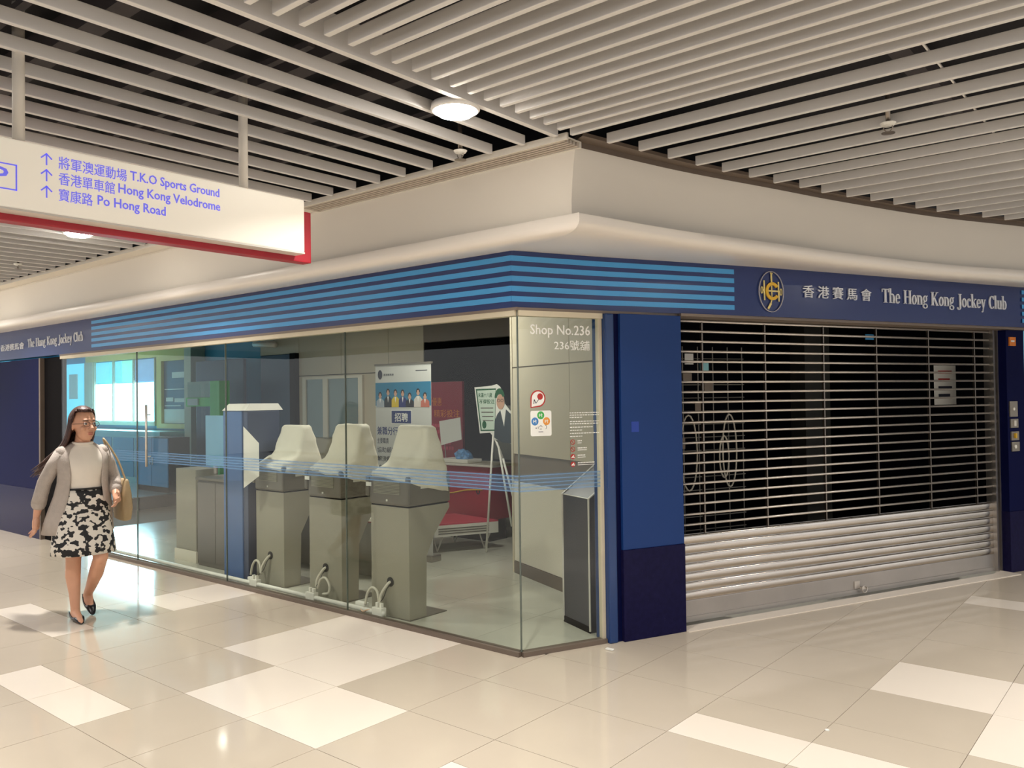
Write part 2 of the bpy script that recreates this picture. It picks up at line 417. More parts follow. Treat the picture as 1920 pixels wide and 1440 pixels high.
for i in range(12):
    for j in range(9):
        x = -7.7+.8*i; y = .035+.8*j; g = .0015
        p = clip([(x+g, y+g), (x+.8-g, y+g), (x+.8-g, y+.8-g), (x+g, y+.8-g)], c0[:2], c1[:2])
        if len(p) < 3: continue
        obj('tile', prism(p, .003, .006), T_SHOP, sfloor)
thr = tag(obj('trim_1', boxC(1.26, 4.98, -.17, .09, -.004, .006), T_WHITE), 'white stone threshold strip below the roller shutter', 'threshold', kind='structure')

# ================================================================== SHOP SHELL
def wall(name, vf, mt, label, cat='wall'): return tag(obj(name, vf, mt), label, cat, kind='structure')
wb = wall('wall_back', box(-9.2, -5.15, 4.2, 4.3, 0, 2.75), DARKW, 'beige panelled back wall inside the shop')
for k, (x0, x1) in enumerate([(-8.1, -7.0), (-7.0, -5.9), (-5.9, -5.15)]):
    obj('panel', box(x0+.004, x1-.004, 4.185, 4.2, .02, 2.04), WALLB, wb); obj('panel', box(x0+.004, x1-.004, 4.185, 4.2, 2.052, 2.75), WALLB, wb)
obj('end_panel', box(-9.2, -8.28, 4.185, 4.2, .02, 2.42), BLUEKD, wb); obj('header', box(-9.2, -8.1, 4.18, 4.2, 2.43, 2.75), WALLB, wb)
obj('post', box(-8.27, -8.12, 4.12, 4.2, .0, 2.43), KBLACK, wb)
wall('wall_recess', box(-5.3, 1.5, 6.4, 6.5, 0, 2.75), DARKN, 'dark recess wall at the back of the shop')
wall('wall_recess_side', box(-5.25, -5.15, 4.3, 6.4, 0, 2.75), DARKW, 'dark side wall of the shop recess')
wd = wall('trim_2', box(-5.15, -2.9, 4.18, 4.3, 2.45, 2.75), WALLG, 'brown header above the dark recess', 'header')
# partition wall square to the shutter facade
wp = wall('wall_partition', boxC(1.10, 1.2, -2.25, -.13, 0, 2.75), WALLG, 'panelled partition wall behind the corner glass')
def boxP(t0, t1, z0, z1, d=.012): return boxC(1.10-d, 1.10, t0, t1, z0, z1)
for t0, t1 in ((-2.25, -1.2), (-1.2, -.13)):
    obj('upper_panel', boxP(t0+.003, t1-.003, 1.93, 2.75), WALLB, wp)
    obj('middle_panel', boxP(t0+.003, t1-.003, 1.12, 1.918), WALLB, wp)
    obj('lower_panel', boxP(t0+.003, t1-.003, .12, .86), WALLW, wp)
obj('baseboard', boxP(-2.25, -.13, .006, .115, .02), SKIRT, wp)
obj('end_cap', boxC(1.085, 1.205, -2.29, -2.25, 0, 2.75), WALLB, wp)
wall('ceiling_shop', prism([(-9.2, .06), (-.02, .06)]+[tuple(C(s, -.06)[:2]) for s in (.05, 5.2)]+[tuple(C(5.2, -4.6)[:2]), (-5.0, 7.2), (-9.2, 7.2)], 2.75, 2.82), SCEIL, 'plain ceiling inside the shop', 'ceiling')
wall('wall_shutter_room', boxC(1.2, 5.3, -2.4, -2.3, 0, 2.75), DARKN, 'dark back wall seen through the roller shutter')  # near black wall colour stands in for the unlit room
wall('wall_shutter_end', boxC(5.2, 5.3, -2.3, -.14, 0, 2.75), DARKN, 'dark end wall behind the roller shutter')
kb = wall('trim_3', box(-9.26, -9.14, .1, 4.2, 0, .19), KBLACK, 'dark kerb below the blue glass screen', 'kerb')
gs = tag(obj('window_3', box(-9.21, -9.195, .12, 4.2, .19, 2.72), GLASSB), 'blue tinted glass screen at the far end of the shop', 'glass screen', kind='structure')

# ---- the bright neighbouring room behind the blue glass
NF = mat('blue grey floor', (150, 176, 190), .15, var=.03)
CYW = mat('cyan panel', (72, 160, 196), .4, var=.05, scale=2)
CYL = mat('pale cyan panel', (150, 214, 220), .4, var=.04, scale=2)
UPG = mat('glowing cyan glass', (130, 205, 225), .3, var=.15, scale=1.5, emit=1.1, emitc=(110, 200, 230))  # emission stands in for daylight behind the cyan panes
SKYW = mat('daylit window glass', (255, 255, 255), .4, var=0, emit=4, emitc=(205, 240, 255))
YEL = mat('yellow painted frame', (232, 204, 120), .45, var=.03)
CREAM = mat('cream column', (208, 200, 176), .5)
NBOARD = mat('notice board blue grey', (70, 98, 118), .3, var=.12, scale=5)
wall('floor_neighbour', box(-19, -9.26, .1, 5.0, -.004, .004), NF, 'blue grey floor beyond the tinted glass', 'floor')
w5 = thing('cyan_glow_panes', (-18.9, 2.4, 0), 'added glowing cyan panes on the end wall beyond the blue glass', 'window', kind='structure')  # glowing panes added to lighten the far end of the room
for k in range(3):
    obj('pane', box(-18.95, -18.92, 1.0+1.15*k, 2.1+1.15*k, .9, 2.7), UPG, w5); obj('lower_pane', box(-18.95, -18.92, 1.0+1.15*k, 2.1+1.15*k, .05, .86), CYW, w5); obj('mullion', box(-18.97, -18.88, 2.1+1.15*k, 2.15+1.15*k, 0, 2.8), CREAM, w5)
wn = wall('wall_neighbour', box(-19, -9.2, 4.62, 4.72, 0, 2.9), CYW, 'cyan wall of the bright room beyond the glass')
wall('ceiling_neighbour', box(-19, -9.2, .06, 4.72, 2.9, 2.95), SCEIL, 'ceiling of the bright room beyond the glass', 'ceiling')
wall('wall_neighbour_end', box(-19.1, -19, .06, 4.72, 0, 2.9), CYW, 'cyan end wall beyond the bright window')
dl = bpy.data.lights.new('daylight', 'AREA'); dl.shape = 'RECTANGLE'; dl.size = 3.0; dl.size_y = 1.3; dl.energy = 210; dl.color = (.70, .92, 1.0)
dlo = bpy.data.objects.new('daylight', dl); col.objects.link(dlo); dlo.location = (-15.05, 4.42, 1.85); dlo.rotation_euler = (math.radians(-90), 0, 0)
w4 = thing('window_4', (-15, 4.55, 1.2), 'bright daylit window with cream and yellow frame', 'window', kind='structure')
for k in range(3):
    x0 = -16.5+.96*k
    obj('pane', box(x0, x0+.94, 4.56, 4.6, 1.24, 2.08), SKYW, w4)
for k, (x0, x1, mt_) in enumerate([(-16.5, -15.8, UPG), (-15.8, -15.2, UPG), (-15.2, -14.6, mat('daylit green glass', (150, 225, 205), .3, emit=1.0)), (-14.6, -13.6, mat('lavender panel', (150, 170, 205), .4, emit=.6))]):  # upper panes glow in place of daylight coming through them
    obj('upper_pane', box(x0+.01, x1-.01, 4.57, 4.6, 2.1, 2.58), mt_, w4)
for k in range(2): obj('side_glow_pane', box(-18.8+.85*k, -18.0+.85*k, 4.56, 4.6, .95, 2.6), UPG, w4); obj('side_lower_pane', box(-18.8+.85*k, -18.0+.85*k, 4.56, 4.6, .1, .9), CYW, w4)  # added glowing panes that lighten the unlit cyan wall
obj('poster', box(-17.9, -17.45, 4.54, 4.56, 1.75, 2.35), PAPER, w4)
obj('header', box(-16.9, -13.5, 4.5, 4.6, 2.6, 2.76), YEL, w4); obj('sill', box(-16.9, -13.5, 4.46, 4.6, 1.15, 1.23), CREAM, w4)
obj('jamb', box(-16.95, -16.52, 4.5, 4.6, 1.15, 2.6), CREAM, w4)
for k in range(4): obj('mullion', box(-16.52+.96*k, -16.49+.96*k, 4.52, 4.6, 1.22, 2.6), CREAM, w4)
nb = thing('notice_frame', (-12.75, 4.55, 1.1), 'yellow framed notice board on the wall beyond the blue glass', 'notice board')
obj('frame', J(box(-13.5, -13.3, 4.5, 4.6, 1.1, 2.74), box(-12.25, -12.02, 4.5, 4.6, 1.1, 2.74), box(-13.3, -12.25, 4.5, 4.6, 2.5, 2.74), box(-13.3, -12.25, 4.5, 4.6, 1.1, 1.2)), YEL, nb)
bd = obj('board', box(-13.3, -12.25, 4.56, 4.6, 1.2, 2.5), NBOARD, nb)
for k, (x0, x1, z0, z1) in enumerate([(-12.95, -12.35, 2.14, 2.26), (-13.25, -12.3, 1.90, 1.92), (-13.2, -12.9, 1.66, 1.74), (-12.85, -12.35, 1.64, 1.72), (-13.25, -12.6, 1.56, 1.58)]):
    obj('notice', box(x0, x1, 4.552, 4.56, z0, z1), PAPER, bd)
obj('sheet', box(-13.28, -12.28, 4.55, 4.56, 1.21, 1.5), PAPER, bd)
wall('pillar_neighbour', box(-12.0, -11.75, 4.3, 4.6, 0, 2.9), CREAM, 'cream column beside the yellow notice frame', 'column')
ct = thing('service_counter', (-15.2, 4.2, 0), 'long pale blue counter below the bright window', 'counter')
obj('body', box(-17.5, -12.4, 4.0, 4.5, 0, 1.0), CYL, ct); obj('top', box(-17.6, -12.3, 3.95, 4.55, 1.0, 1.06), CYL, ct)
for k in range(5): obj('front_panel', box(-17.3+.98*k, -16.4+.98*k, 3.985, 4.0, .12, .92), CYW, ct)
cab = thing('cabinet', (-11.5, 3.6, 0), 'bright blue two door cabinet beyond the glass', 'cabinet')
obj('body', box(-12.1, -10.9, 3.4, 3.8, 0.01, 1.0), KBLACK, cab)
for k in range(2):
    d_ = obj('door', box(-12.1+.6*k+.008, -11.5+.6*k-.008, 3.38, 3.4, .11, .99), mat('bright blue door', (30, 140, 196), .3), cab)
    obj('handle', box(-11.56+.1*k, -11.54+.1*k, 3.365, 3.38, .5, .64), ALU, d_)
gf = thing('green_gate', (-9.5, 3.6, 0), 'bright green portal frame behind the blue glass', 'portal')
GRN = mat('bright green laminate', (70, 214, 70), .35, var=.02)
obj('upright', bbox(-9.72, -9.42, 3.52, 3.72, .01, 2.0, .01), GRN, gf)
obj('arm', bbox(-10.6, -9.72, 3.56, 3.7, 1.56, 1.72, .01), GRN, gf)
sgn_ = obj('sign_panel', bbox(-10.5, -10.15, 3.535, 3.56, 1.58, 1.7, .004), PAPER, gf)
obj('glazing', box(-10.6, -9.72, 3.6, 3.64, 1.72, 2.0), mat('green glazing', (70, 130, 110), .2), gf)
tag(obj('blue_partition', bbox(-11.2, -9.6, 4.1, 4.16, .01, 2.4, .01), BLUEKD), 'dark slate blue partition behind the green portal', 'partition')

# ================================================================== SHOPFRONT GLASS
w1 = thing('window_1', (-3.4, 0, 0), 'long frameless glass shopfront on the left facade', 'shopfront', kind='structure')
SEAM = [-6.9, -5.07, -3.40, -1.717, 0.0]
for a, b in zip(SEAM, SEAM[1:]):
    p = obj('pane', box(a+.003, b-.003, -.006, .006, .03, 2.165), GLASS, w1)
for x in SEAM[1:-1]: obj('joint', box(x-.0025, x+.0025, -.007, .007, .03, 2.165), GLEDGE, w1)
obj('top_rail', box(-6.9, .0, -.025, .035, 2.165, 2.20), BEIGEF, w1)
obj('floor_channel', box(-6.9, .0, -.03, .03, .0, .03), SKIRT, w1)
for k in range(5):
    obj('stripe', box(-6.9, 0, -.0085, -.0065, 1.042+.024*k, 1.049+.024*k), BANDF, w1)
obj('film', box(-6.9, 0, -.0075, -.0062, 1.038, 1.15), BANDB, w1)
hd = obj('pull_handle', tube([(-4.78, -.05, 1.0), (-4.78, -.05, 1.62)], .012, 10), ALU, w1, True)
for z in (1.1, 1.52): obj('standoff', tube([(-4.78, -.05, z), (-4.78, -.006, z)], .006, 8), ALU, hd)
w2 = thing('window_2', C(.3, 0), 'narrow corner glass pane with shop number', 'shopfront', kind='structure')
obj('pane', boxC(.004, .62, -.006, .006, .03, 2.165), GLASS, w2)
obj('corner_joint', tube([(.001, -.001, .03), (.001, -.001, 2.2)], .006, 8), GLEDGE, w2)
obj('top_rail', boxC(.0, .63, -.035, .025, 2.165, 2.20), BEIGEF, w2)
obj('side_rail', boxC(.605, .63, -.03, .012, .03, 2.165), BEIGEF, w2)
obj('floor_channel', boxC(.0, .63, -.03, .03, .0, .03), SKIRT, w2)
for k in range(5):
    obj('stripe', boxC(0, .605, .0065, .0085, 1.042+.024*k, 1.049+.024*k), BANDF, w2)
obj('film', boxC(0, .605, .0062, .0075, 1.038, 1.15), BANDB, w2)
fg = Frame(C(0, .0065, 0), CD, zz)
text('shop_number', 'Shop No.236', fg, .09, 2.03, .45, .085, VINYL, w2, 0, .002, bold=.008)
text('shop_number', '236號舖', fg, .265, 1.95, .27, .066, VINYL, w2, 0, .002)
st = obj('teardrop_sticker', fg.poly([(.085, 1.575)]+[(.14+.055*math.cos(math.radians(a)), 1.635+.055*math.sin(math.radians(a))) for a in range(180, -91, -15)], 0, .001), INKR, w2)
obj('face', fg.poly([(.092, 1.582)]+[(.14+.046*math.cos(math.radians(a)), 1.635+.046*math.sin(math.radians(a))) for a in range(180, -91, -15)], .001, .0015), VINYL, st)
obj('bubble', fg.ell(.155, 1.648, .021, .021, .0015, .002, 16), INKR, st)
obj('squiggle', J(fg.line(.108, 1.60, .112, 1.63, .005, .0015, .002), fg.line(.112, 1.63, .124, 1.605, .005, .0015, .002), fg.line(.124, 1.605, .145, 1.63, .004, .0015, .002)), INK, st)
sq = obj('square_sticker', fg.poly([(x, y) for cx, cy, a0 in ((.225, 1.545, 0), (.095, 1.545, 90), (.095, 1.405, 180), (.225, 1.405, 270)) for x, y in [(cx+.012*math.cos(math.radians(a0+t)), cy+.012*math.sin(math.radians(a0+t))) for t in (0, 30, 60, 90)]], 0, .001), VINYL, w2)
for cx, cy, mt_ in ((.158, 1.527, mat('sticker green', (70, 170, 80), .5)), (.115, 1.488, mat('sticker blue', (70, 130, 190), .5)), (.2, 1.488, mat('sticker orange', (230, 150, 60), .5))):
    b_ = obj('dot', fg.ell(cx, cy, .026, .026, .001, .0015, 18), mt_, sq)
    obj('mark', J(fg.line(cx-.01, cy-.01, cx-.01, cy+.01, .005, .0015, .002), fg.line(cx-.01, cy, cx+.012, cy+.004, .005, .0015, .002), fg.line(cx+.008, cy-.012, cx+.004, cy+.012, .004, .0015, .002)), VINYL, b_)
obj('scribble', J(fg.line(.12, 1.445, .127, 1.445, .007, .001, .0015), fg.line(.138, 1.44, .138, 1.455, .003, .001, .0015), fg.band(.158, 1.45, .01, .012, .003, .003, 0, 180, .001, .0015, 8), fg.line(.15, 1.438, .165, 1.438, .003, .001, .0015), fg.band(.19, 1.45, .012, .014, .003, .003, -70, 90, .001, .0015, 8), fg.line(.14, 1.42, .175, 1.42, .004, .001, .0015)), INK, sq)
# small printed notice lines and prohibition icons on the corner pane
rows = []
random.seed(3)
for k, z in enumerate([1.535, 1.520, 1.505, 1.478, 1.463, 1.44, 1.42, 1.40, 1.38]):
    x = .375; xe = .6 if k in (0, 1, 3, 4, 7) else .47+.08*(k % 2)
    while x < xe:
        l = random.uniform(.008, .02); rows.append(fg.rect(x, min(x+l, xe), z, z+.0055, 0, .001)); x += l+.005
obj('notice_text', J(*rows), VINYL, w2)
for k, z in enumerate((1.345, 1.298, 1.25, 1.2)):
    if k < 2:
        ic = obj('prohibition_icon', J(fg.band(.395, z, .018, .018, .004, .004, 0, 360, 0, .001, 16), fg.line(.383, z+.012, .407, z-.012, .004, 0, .001)), INKR, w2)
    else:
        ic = obj('prohibition_icon', fg.ell(.395, z, .018, .018, 0, .001, 16), INKR, w2)
        obj('figure', J(fg.line(.385, z-.008, .402, z+.008, .007, .001, .0015), fg.ell(.402, z-.005, .006, .005, .001, .0015, 8)), VINYL, ic)
    obj('caption', J(*[fg.rect(.432+.012*q, .441+.012*q, z+.004, z+.011, 0, .001) for q in range((3, 6, 5, 11)[k])], fg.rect(.432, .432+(.03, .07, .06, .13)[k], z-.008, z-.004, 0, .001)), VINYL, w2)
wall('trim_4', J(box(-6.9, .02, -.03, .08, 2.2, 2.219), boxC(0, 1.26, -.08, .02, 2.2, 2.219), boxC(1.26, 9.4, -.2, .06, 2.2, 2.219)), mat('soffit taupe', (126, 112, 100), .5), 'taupe soffit strip under the blue fascia', 'soffit')

# ================================================================== FASCIA
fa = thing('shop_fascia', (0, 0, 2.218), 'navy shop fascia with pale blue stripes and club name', 'fascia sign')
FZ0, FZ1 = 2.219, 2.583
FR = [Vector((-.02, -.03, 0)), C(.6, .0), C(1.25, .04), C(2.0, .085), C(9.4, .095)]
FRb = [Vector((-.02, .1, 0)), C(.6, -.12), C(1.25, -.12), C(2.0, -.12), C(9.4, -.12)]
obj('left_board', prism([(-9.6, -.03), (-.02, -.03), (-.02, .1), (-9.6, .1)], FZ0, FZ1), NAVY, fa)
v_, f_ = [], []
rb = [prism([FR[k][:2], FR[k+1][:2], FRb[k+1][:2], FRb[k][:2]], FZ0, FZ1) for k in range(4)]
obj('right_board', J(*rb), NAVY, fa)
H_ = FZ1-FZ0
e26 = C(1.735, .085*(.735-.25)/.75+.04*(1-.485/.75))
for k in range(5):
    z1 = FZ1-H_*(.085+.178*k); z0 = z1-H_*.095
    obj('stripe', box(-6.05, -.02, -.0325, -.03, z0, z1), STRIPE, fa)
    pts = FR[:3]+[C(1.735, .04+.045*.647)]
    seg = []
    for a, b in zip(pts, pts[1:]):
        nrm = Vector(((b-a).y, -(b-a).x, 0)).normalized()*.0025
        seg.append(prism([(a+nrm)[:2], (b+nrm)[:2], b[:2], a[:2]], z0, z1))
    obj('stripe', J(*seg), STRIPE, fa)
    obj('stripe', boxC(5.07, 9.4, .096, .0985, z0, z1), STRIPE, fa)
fl = Frame((0, -.03, 0), (1, 0, 0), zz); frr = Frame(C(0, .091), CD, zz)
text('chinese_name', '香港賽馬會', fl, -8.72, 2.335, .78, .085, GREYLET, fa, 0, .008)
for lv in serif_word(fl, 'The Hong Kong Jockey Club', -7.82, 2.345, 1.57, .105, 0, .008): obj('letter', lv, GREYLET, fa)
text('chinese_name', '香 港 賽 馬 會', frr, 2.385, 2.375, .74, .095, GREYLET, fa, 0, .01)
for lv in serif_word(frr, 'The Hong Kong Jockey Club', 3.25, 2.37, 1.6, .115, 0, .01): obj('letter', lv, GREYLET, fa)
# emblem: oval, horseshoe, bit bars, rings and whip, drawn in the 1440 px crop grid of its own height
EM = lambda u, v: (2.07+(u-665)/760*.245, 2.403-(v-750)/1215*.305)
def eb(cu, cv, ru, rv, tu, tv, a0=0, a1=360, d=.006, n=32):
    x, y = EM(cu, cv); return frr.band(x, y, ru/760*.245, rv/1215*.305, tu/760*.245, tv/1215*.305, a0, a1, .0, d, n)
def el(u0, v0, u1, v1, t, d=.006):
    a = EM(u0, v0); b = EM(u1, v1); return frr.line(*a, *b, t/1000*.3, 0, d)
em = obj('emblem_oval', eb(665, 750, 380, 608, 22, 22), OVALG, fa)
obj('horseshoe', eb(690, 735, 205, 265, 75, 90, 35, 325, .010), GOLD, em)
obj('whip', J(el(668, 200, 672, 480, 40), el(640, 195, 705, 215, 30), el(675, 570, 675, 900, 26), el(672, 985, 640, 1120, 26), el(650, 1090, 560, 1260, 55)), PALEGOLD, em)
obj('bit', J(el(445, 430, 455, 1010, 34), el(880, 450, 893, 1030, 34), el(560, 728, 890, 728, 36), el(410, 715, 450, 715, 40), el(890, 740, 935, 740, 40), eb(378, 715, 36, 105, 16, 18), eb(957, 745, 36, 105, 16, 18)), PALEGOLD, em)

# ================================================================== BULKHEAD ABOVE THE SHOP
bk = thing('bulkhead', (0, 0, 2.583), 'cream plaster bulkhead with rounded cornice over the shop', 'bulkhead', kind='structure')
OUT = arc([(.80, -.44, 0), (.98, .38, 0), (1.23, 1.20, 0), (1.45, 1.92, 0), (1.82, 2.93, 0), (2.26, 3.82, 0), (2.72, 4.75, 0), (3.2, 5.8, 0), (4.5, 8.7, 0)], 6)
INN = arc([C(0, 0), C(.9, .0), C(1.7, .03), C(2.4, .05), C(3.4, .05), C(4.3, .05), C(5.3, .05), C(6.5, .05), C(9.6, .05)], 6)
LEFT = [(Vector((-20, 0, 0)), Vector((-20, -.44, 0))), (Vector((-3, 0, 0)), Vector((-3, -.44, 0))), (Vector((0, 0, 0)), Vector((.80, -.44, 0)))]
RIGHT = list(zip(INN, OUT))
LIPP = [(-.12, 2.586), (0, 2.584), (.3, 2.572), (.6, 2.552), (.8, 2.543), (.91, 2.548), (.965, 2.560), (.99, 2.575), (1.0, 2.592), (1.0, 2.630), (.995, 2.634), (.88, 2.634)]
FACE = [(.905, 2.634), (.90, 2.66), (.90, 2.72), (.91, 2.80), (.93, 2.90), (.955, 2.985), (.955, 3.0)]
def sweep(path, prof):
    V = [i+(o-i)*t+Vector((0, 0, z)) for i, o in path for t, z in prof]; n = len(prof)
    return V, [(a*n+b, a*n+b+1, (a+1)*n+b+1, (a+1)*n+b) for a in range(len(path)-1) for b in range(n-1)]
for nm, prof, mt_ in (('cornice', LIPP, LIP), ('face', FACE, BULK)):
    for path in (LEFT, RIGHT):
        o = obj(nm, sweep(path, prof), mt_, bk, True); o.data.set_sharp_from_angle(angle=math.radians(40))
obj('ledge', sweep(RIGHT, [(.955, 3.0), (.955, 3.03), (1.06, 3.03), (1.06, 3.05), (.8, 3.05)]), SKIRT, bk)
obj('ledge', J(box(-20, .84, -.60, -.585, 2.985, 3.02), box(-20, .80, -.43, -.41, 2.985, 3.02), box(-20, -1.45, -.585, -.43, 2.997, 3.02), box(-1.45, .80, -.585, -.43, 3.012, 3.02)), BULK, bk)
vt = thing('linear_vent', (-.3, -.51, 2.99), 'long slotted air vent along the top of the cream bulkhead', 'vent')
for k in range(5): obj('slat', box(-1.44, .80, -.575+.03*k, -.558+.03*k, 2.988, 3.006), VENTM, vt)
obj('end_frame', box(-1.46, -1.44, -.585, -.43, 2.986, 3.01), VENTM, vt)

# ================================================================== PILLARS
p1 = thing('pillar', C(.95, 0), 'blue pillar with dark granite base beside the shutter', 'pillar', kind='structure')
obj('panel', bbox(.745, 1.255, -.12, .06, .61, 2.2, .004, fC), NAVYP, p1)
obj('edge_strip', bbox(.632, .70, -.12, .055, .0, 2.2, .012, fC), NAVYT, p1)
obj('recess', boxC(.70, .745, -.12, .035, .0, 2.2), NAVYD, p1)
obj('granite_base', bbox(.742, 1.258, -.12, .066, .0, .61, .004, fC), GRANITE, p1)
obj('blue_patch', boxC(.825, .885, .06, .0615, 1.40, 1.47), mat('blue vinyl patch', (20, 60, 160), .4), p1)
p2 = thing('pillar_far', (-8, 0, 0), 'dark navy pillar with granite base at the left end', 'pillar', kind='structure')
obj('panel', box(-10.6, -7.5, -.02, .2, .6, 2.2), NAVYD, p2)
obj('granite_base', box(-10.6, -7.5, -.025, .2, 0, .6), GRANITE, p2)
obj('shutter_guide', box(-7.5, -7.46, -.03, .1, 0, 2.2), SKIRT, p2)
obj('side_recess', box(-7.46, -6.9, .02, .05, 0, 2.2), KBLACK, p2)
p3 = thing('pillar_end', C(5.1, 0), 'navy pillar with switches at the right end of the shutter', 'pillar', kind='structure')
obj('panel', bbox(4.98, 5.24, -.12, .0, .55, 2.2, .004, fC), NAVYD, p3)
obj('granite_base', bbox(4.978, 5.242, -.12, .004, 0, .55, .004, fC), GRANITE, p3)
w6 = thing('window_6', C(7.3, -.05), 'pale cyan glazed front of the next shop at the right edge', 'shopfront', kind='structure')
for k in range(4):
    obj('pane', boxC(5.26+1.03*k, 6.25+1.03*k, -.06, -.04, .06, 2.2), mat('pale cyan glazing', (120, 190, 214), .15, emit=.25), w6); obj('mullion', boxC(6.25+1.03*k, 6.29+1.03*k, -.08, -.02, 0, 2.2), SILVER, w6)
obj('sill', boxC(5.26, 9.4, -.08, -.02, 0, .06), SKIRT, w6)
wall('wall_far', box(3.0, 11, 9.8, 9.9, 0, 3.5), BULK, 'plain cream wall at the far end of the right corridor')
fe = Frame(C(0, 0), CD, zz)
og = obj('orange_plate', fe.rect(5.015, 5.105, 2.055, 2.135, 0, .012), ORANGE, p3)
obj('label', fe.rect(5.035, 5.085, 2.09, 2.105, .012, .013), PAPER, og)
for k, (z0, z1) in enumerate(((1.41, 1.55), (1.31, 1.39), (1.195, 1.275), (1.095, 1.18))):
    sp_ = obj('switch_plate', fe.rect(5.0+.006*k, 5.11+.006*k, z0, z1, 0, .012), STEEL, p3)
    zc = (z0+z1)/2
    obj(('key_button', 'rocker', 'toggle', 'key_button')[k], (fe.ell(5.05, zc, .012, .014, .012, .02, 12), fe.rect(5.045, 5.075, zc-.025, zc+.025, .012, .02), fe.rect(5.05, 5.07, zc-.02, zc+.025, .012, .028), fe.ell(5.06, zc, .016, .018, .012, .02, 12))[k], (WHITE, SILVER, GOLD, WHITE)[k], sp_)

# ================================================================== CEILING
ceil = tag(obj('ceiling', J(box(-21, 12, -13, 11, 3.5, 3.55), box(-21, -20.9, -13, 11, 3.08, 3.5), box(11.9, 12, -13, 11, 3.08, 3.5), box(-21, 12, -13, -12.9, 3.08, 3.5), box(-21, 12, 10.9, 11, 3.08, 3.5)), PLENUM), 'dark ceiling void hung with off white slats', 'ceiling', kind='structure')  # edge skirts added out of view to keep world light out of the void
SH, SWD = .054, .026
def slat_mesh(l, along):
    me = bpy.data.meshes.new('slat'); b = .003
    v, f = bbox(-SWD, 0, 0, l, 0, SH, b) if along == 'y' else bbox(0, l, -SWD, 0, 0, SH, b)
    me.from_pydata(v, [], f); me.materials.append(SLAT); return me
mA = slat_mesh(9.4, 'y')
for k in range(74):
    o = link('slat', mA, None, ceil); o.location = Vector((.58-.2335*k, -.62-9.4, ZC))-ceil.location
mB = slat_mesh(10.0, 'x')
for k in range(66):
    o = link('slat', mB, None, ceil); o.location = Vector((.86, -.575-.1118*k, ZC))-ceil.location
mC = slat_mesh(10.0, 'x')
ST = [(-.60, .87), (-.345, .928), (-.10, .983), (.154, 1.036), (.378, 1.086), (.614, 1.14), (.84, 1.205), (1.06, 1.26), (1.28, 1.336), (1.556, 1.407), (2.81, 1.88), (3.8, 2.35), (4.75, 2.82), (5.8, 3.3), (8.7, 4.6)]
def stx(y):
    for (a, xa), (b, xb) in zip(ST, ST[1:]):
        if a <= y <= b: return xa+(xb-xa)*(y-a)/(b-a)
    return 6
for k in range(36):
    y = -.345+.2375*k
    o = link('slat', mC, None, ceil); o.location = Vector((stx(y), y+.013, ZC))-ceil.location
obj('edge_beam', box(.775, .807, -10, -.63, ZC-.002, ZC+.13), SLAT, ceil)
random.seed(5)
for k in range(6): obj('duct', box(-9, .6, -3.4+.45*k, -3.3+.45*k, 3.3, 3.42), DUCT, ceil)
for k in range(4): obj('duct', box(2.2+1.2*k, 2.3+1.2*k, -.4, 8, 3.3, 3.42), DUCT, ceil)
for k in range(30): obj('carrier_bar', box(-16+.1, .6, -1.15-.9*k*.33, -1.12-.9*k*.33, ZC+.075, ZC+.1), DUCT, ceil) if k % 3 == 0 else None
for k, x in enumerate((2.5, 4.4)): obj('wire_tie', box(x, x+.008, -.55, 3, ZC+.056, ZC+.064), SLAT, ceil)

def downlight(x, y, label, watts):
    t = thing('downlight', (x, y, ZC-.012), label, 'light', 'round ceiling downlights')
    obj('trim_ring', lathe([(.085, .03), (.112, .03), (.116, .004), (.108, -.004), (.094, 0), (.088, .012)], (x, y, ZC-.012), 28), LAMPR, t, True)
    obj('lens', lathe([(.066, .012), (.068, -.012), (.078, -.020), (.088, -.012), (.09, .012)], (x, y, ZC-.012), 28), LAMPE, t, True)
    ld = bpy.data.lights.new('lamp', 'AREA'); ld.shape = 'DISK'; ld.size = .13; ld.energy = watts; ld.color = (1, .965, .925); ld.spread = math.radians(130)
    lo = bpy.data.objects.new('lamp', ld); col.objects.link(lo); lo.parent = t; lo.location = (0, 0, -.008)
DL = [(.69, -1.28, 'bright round downlight at the edge of the centre slats'), (-3.47, -1.24, 'round downlight below the hanging sign')]
HID = 'round downlight outside the picture frame'
for x, y in ((-7.4, -1.22), (-11.4, -1.22), (-5.44, -3.38), (-7.45, -3.33), (-9.34, -3.75), (-9.36, -2.25), (-10.6, -2.25), (-10.67, -3.72), (-1.4, -3.4), (2.7, -3.2), (4.0, -1.0), (3.6, 1.3), (4.3, 3.6), (6.2, 1.0), (3.2, -6.0), (-1.5, -6.2), (6.8, -4)): DL.append((x, y, HID))  # far left ones inferred from floor reflections; near ones added to brighten the hall
for x, y, l in DL: downlight(x, y, l, LAMP_W)

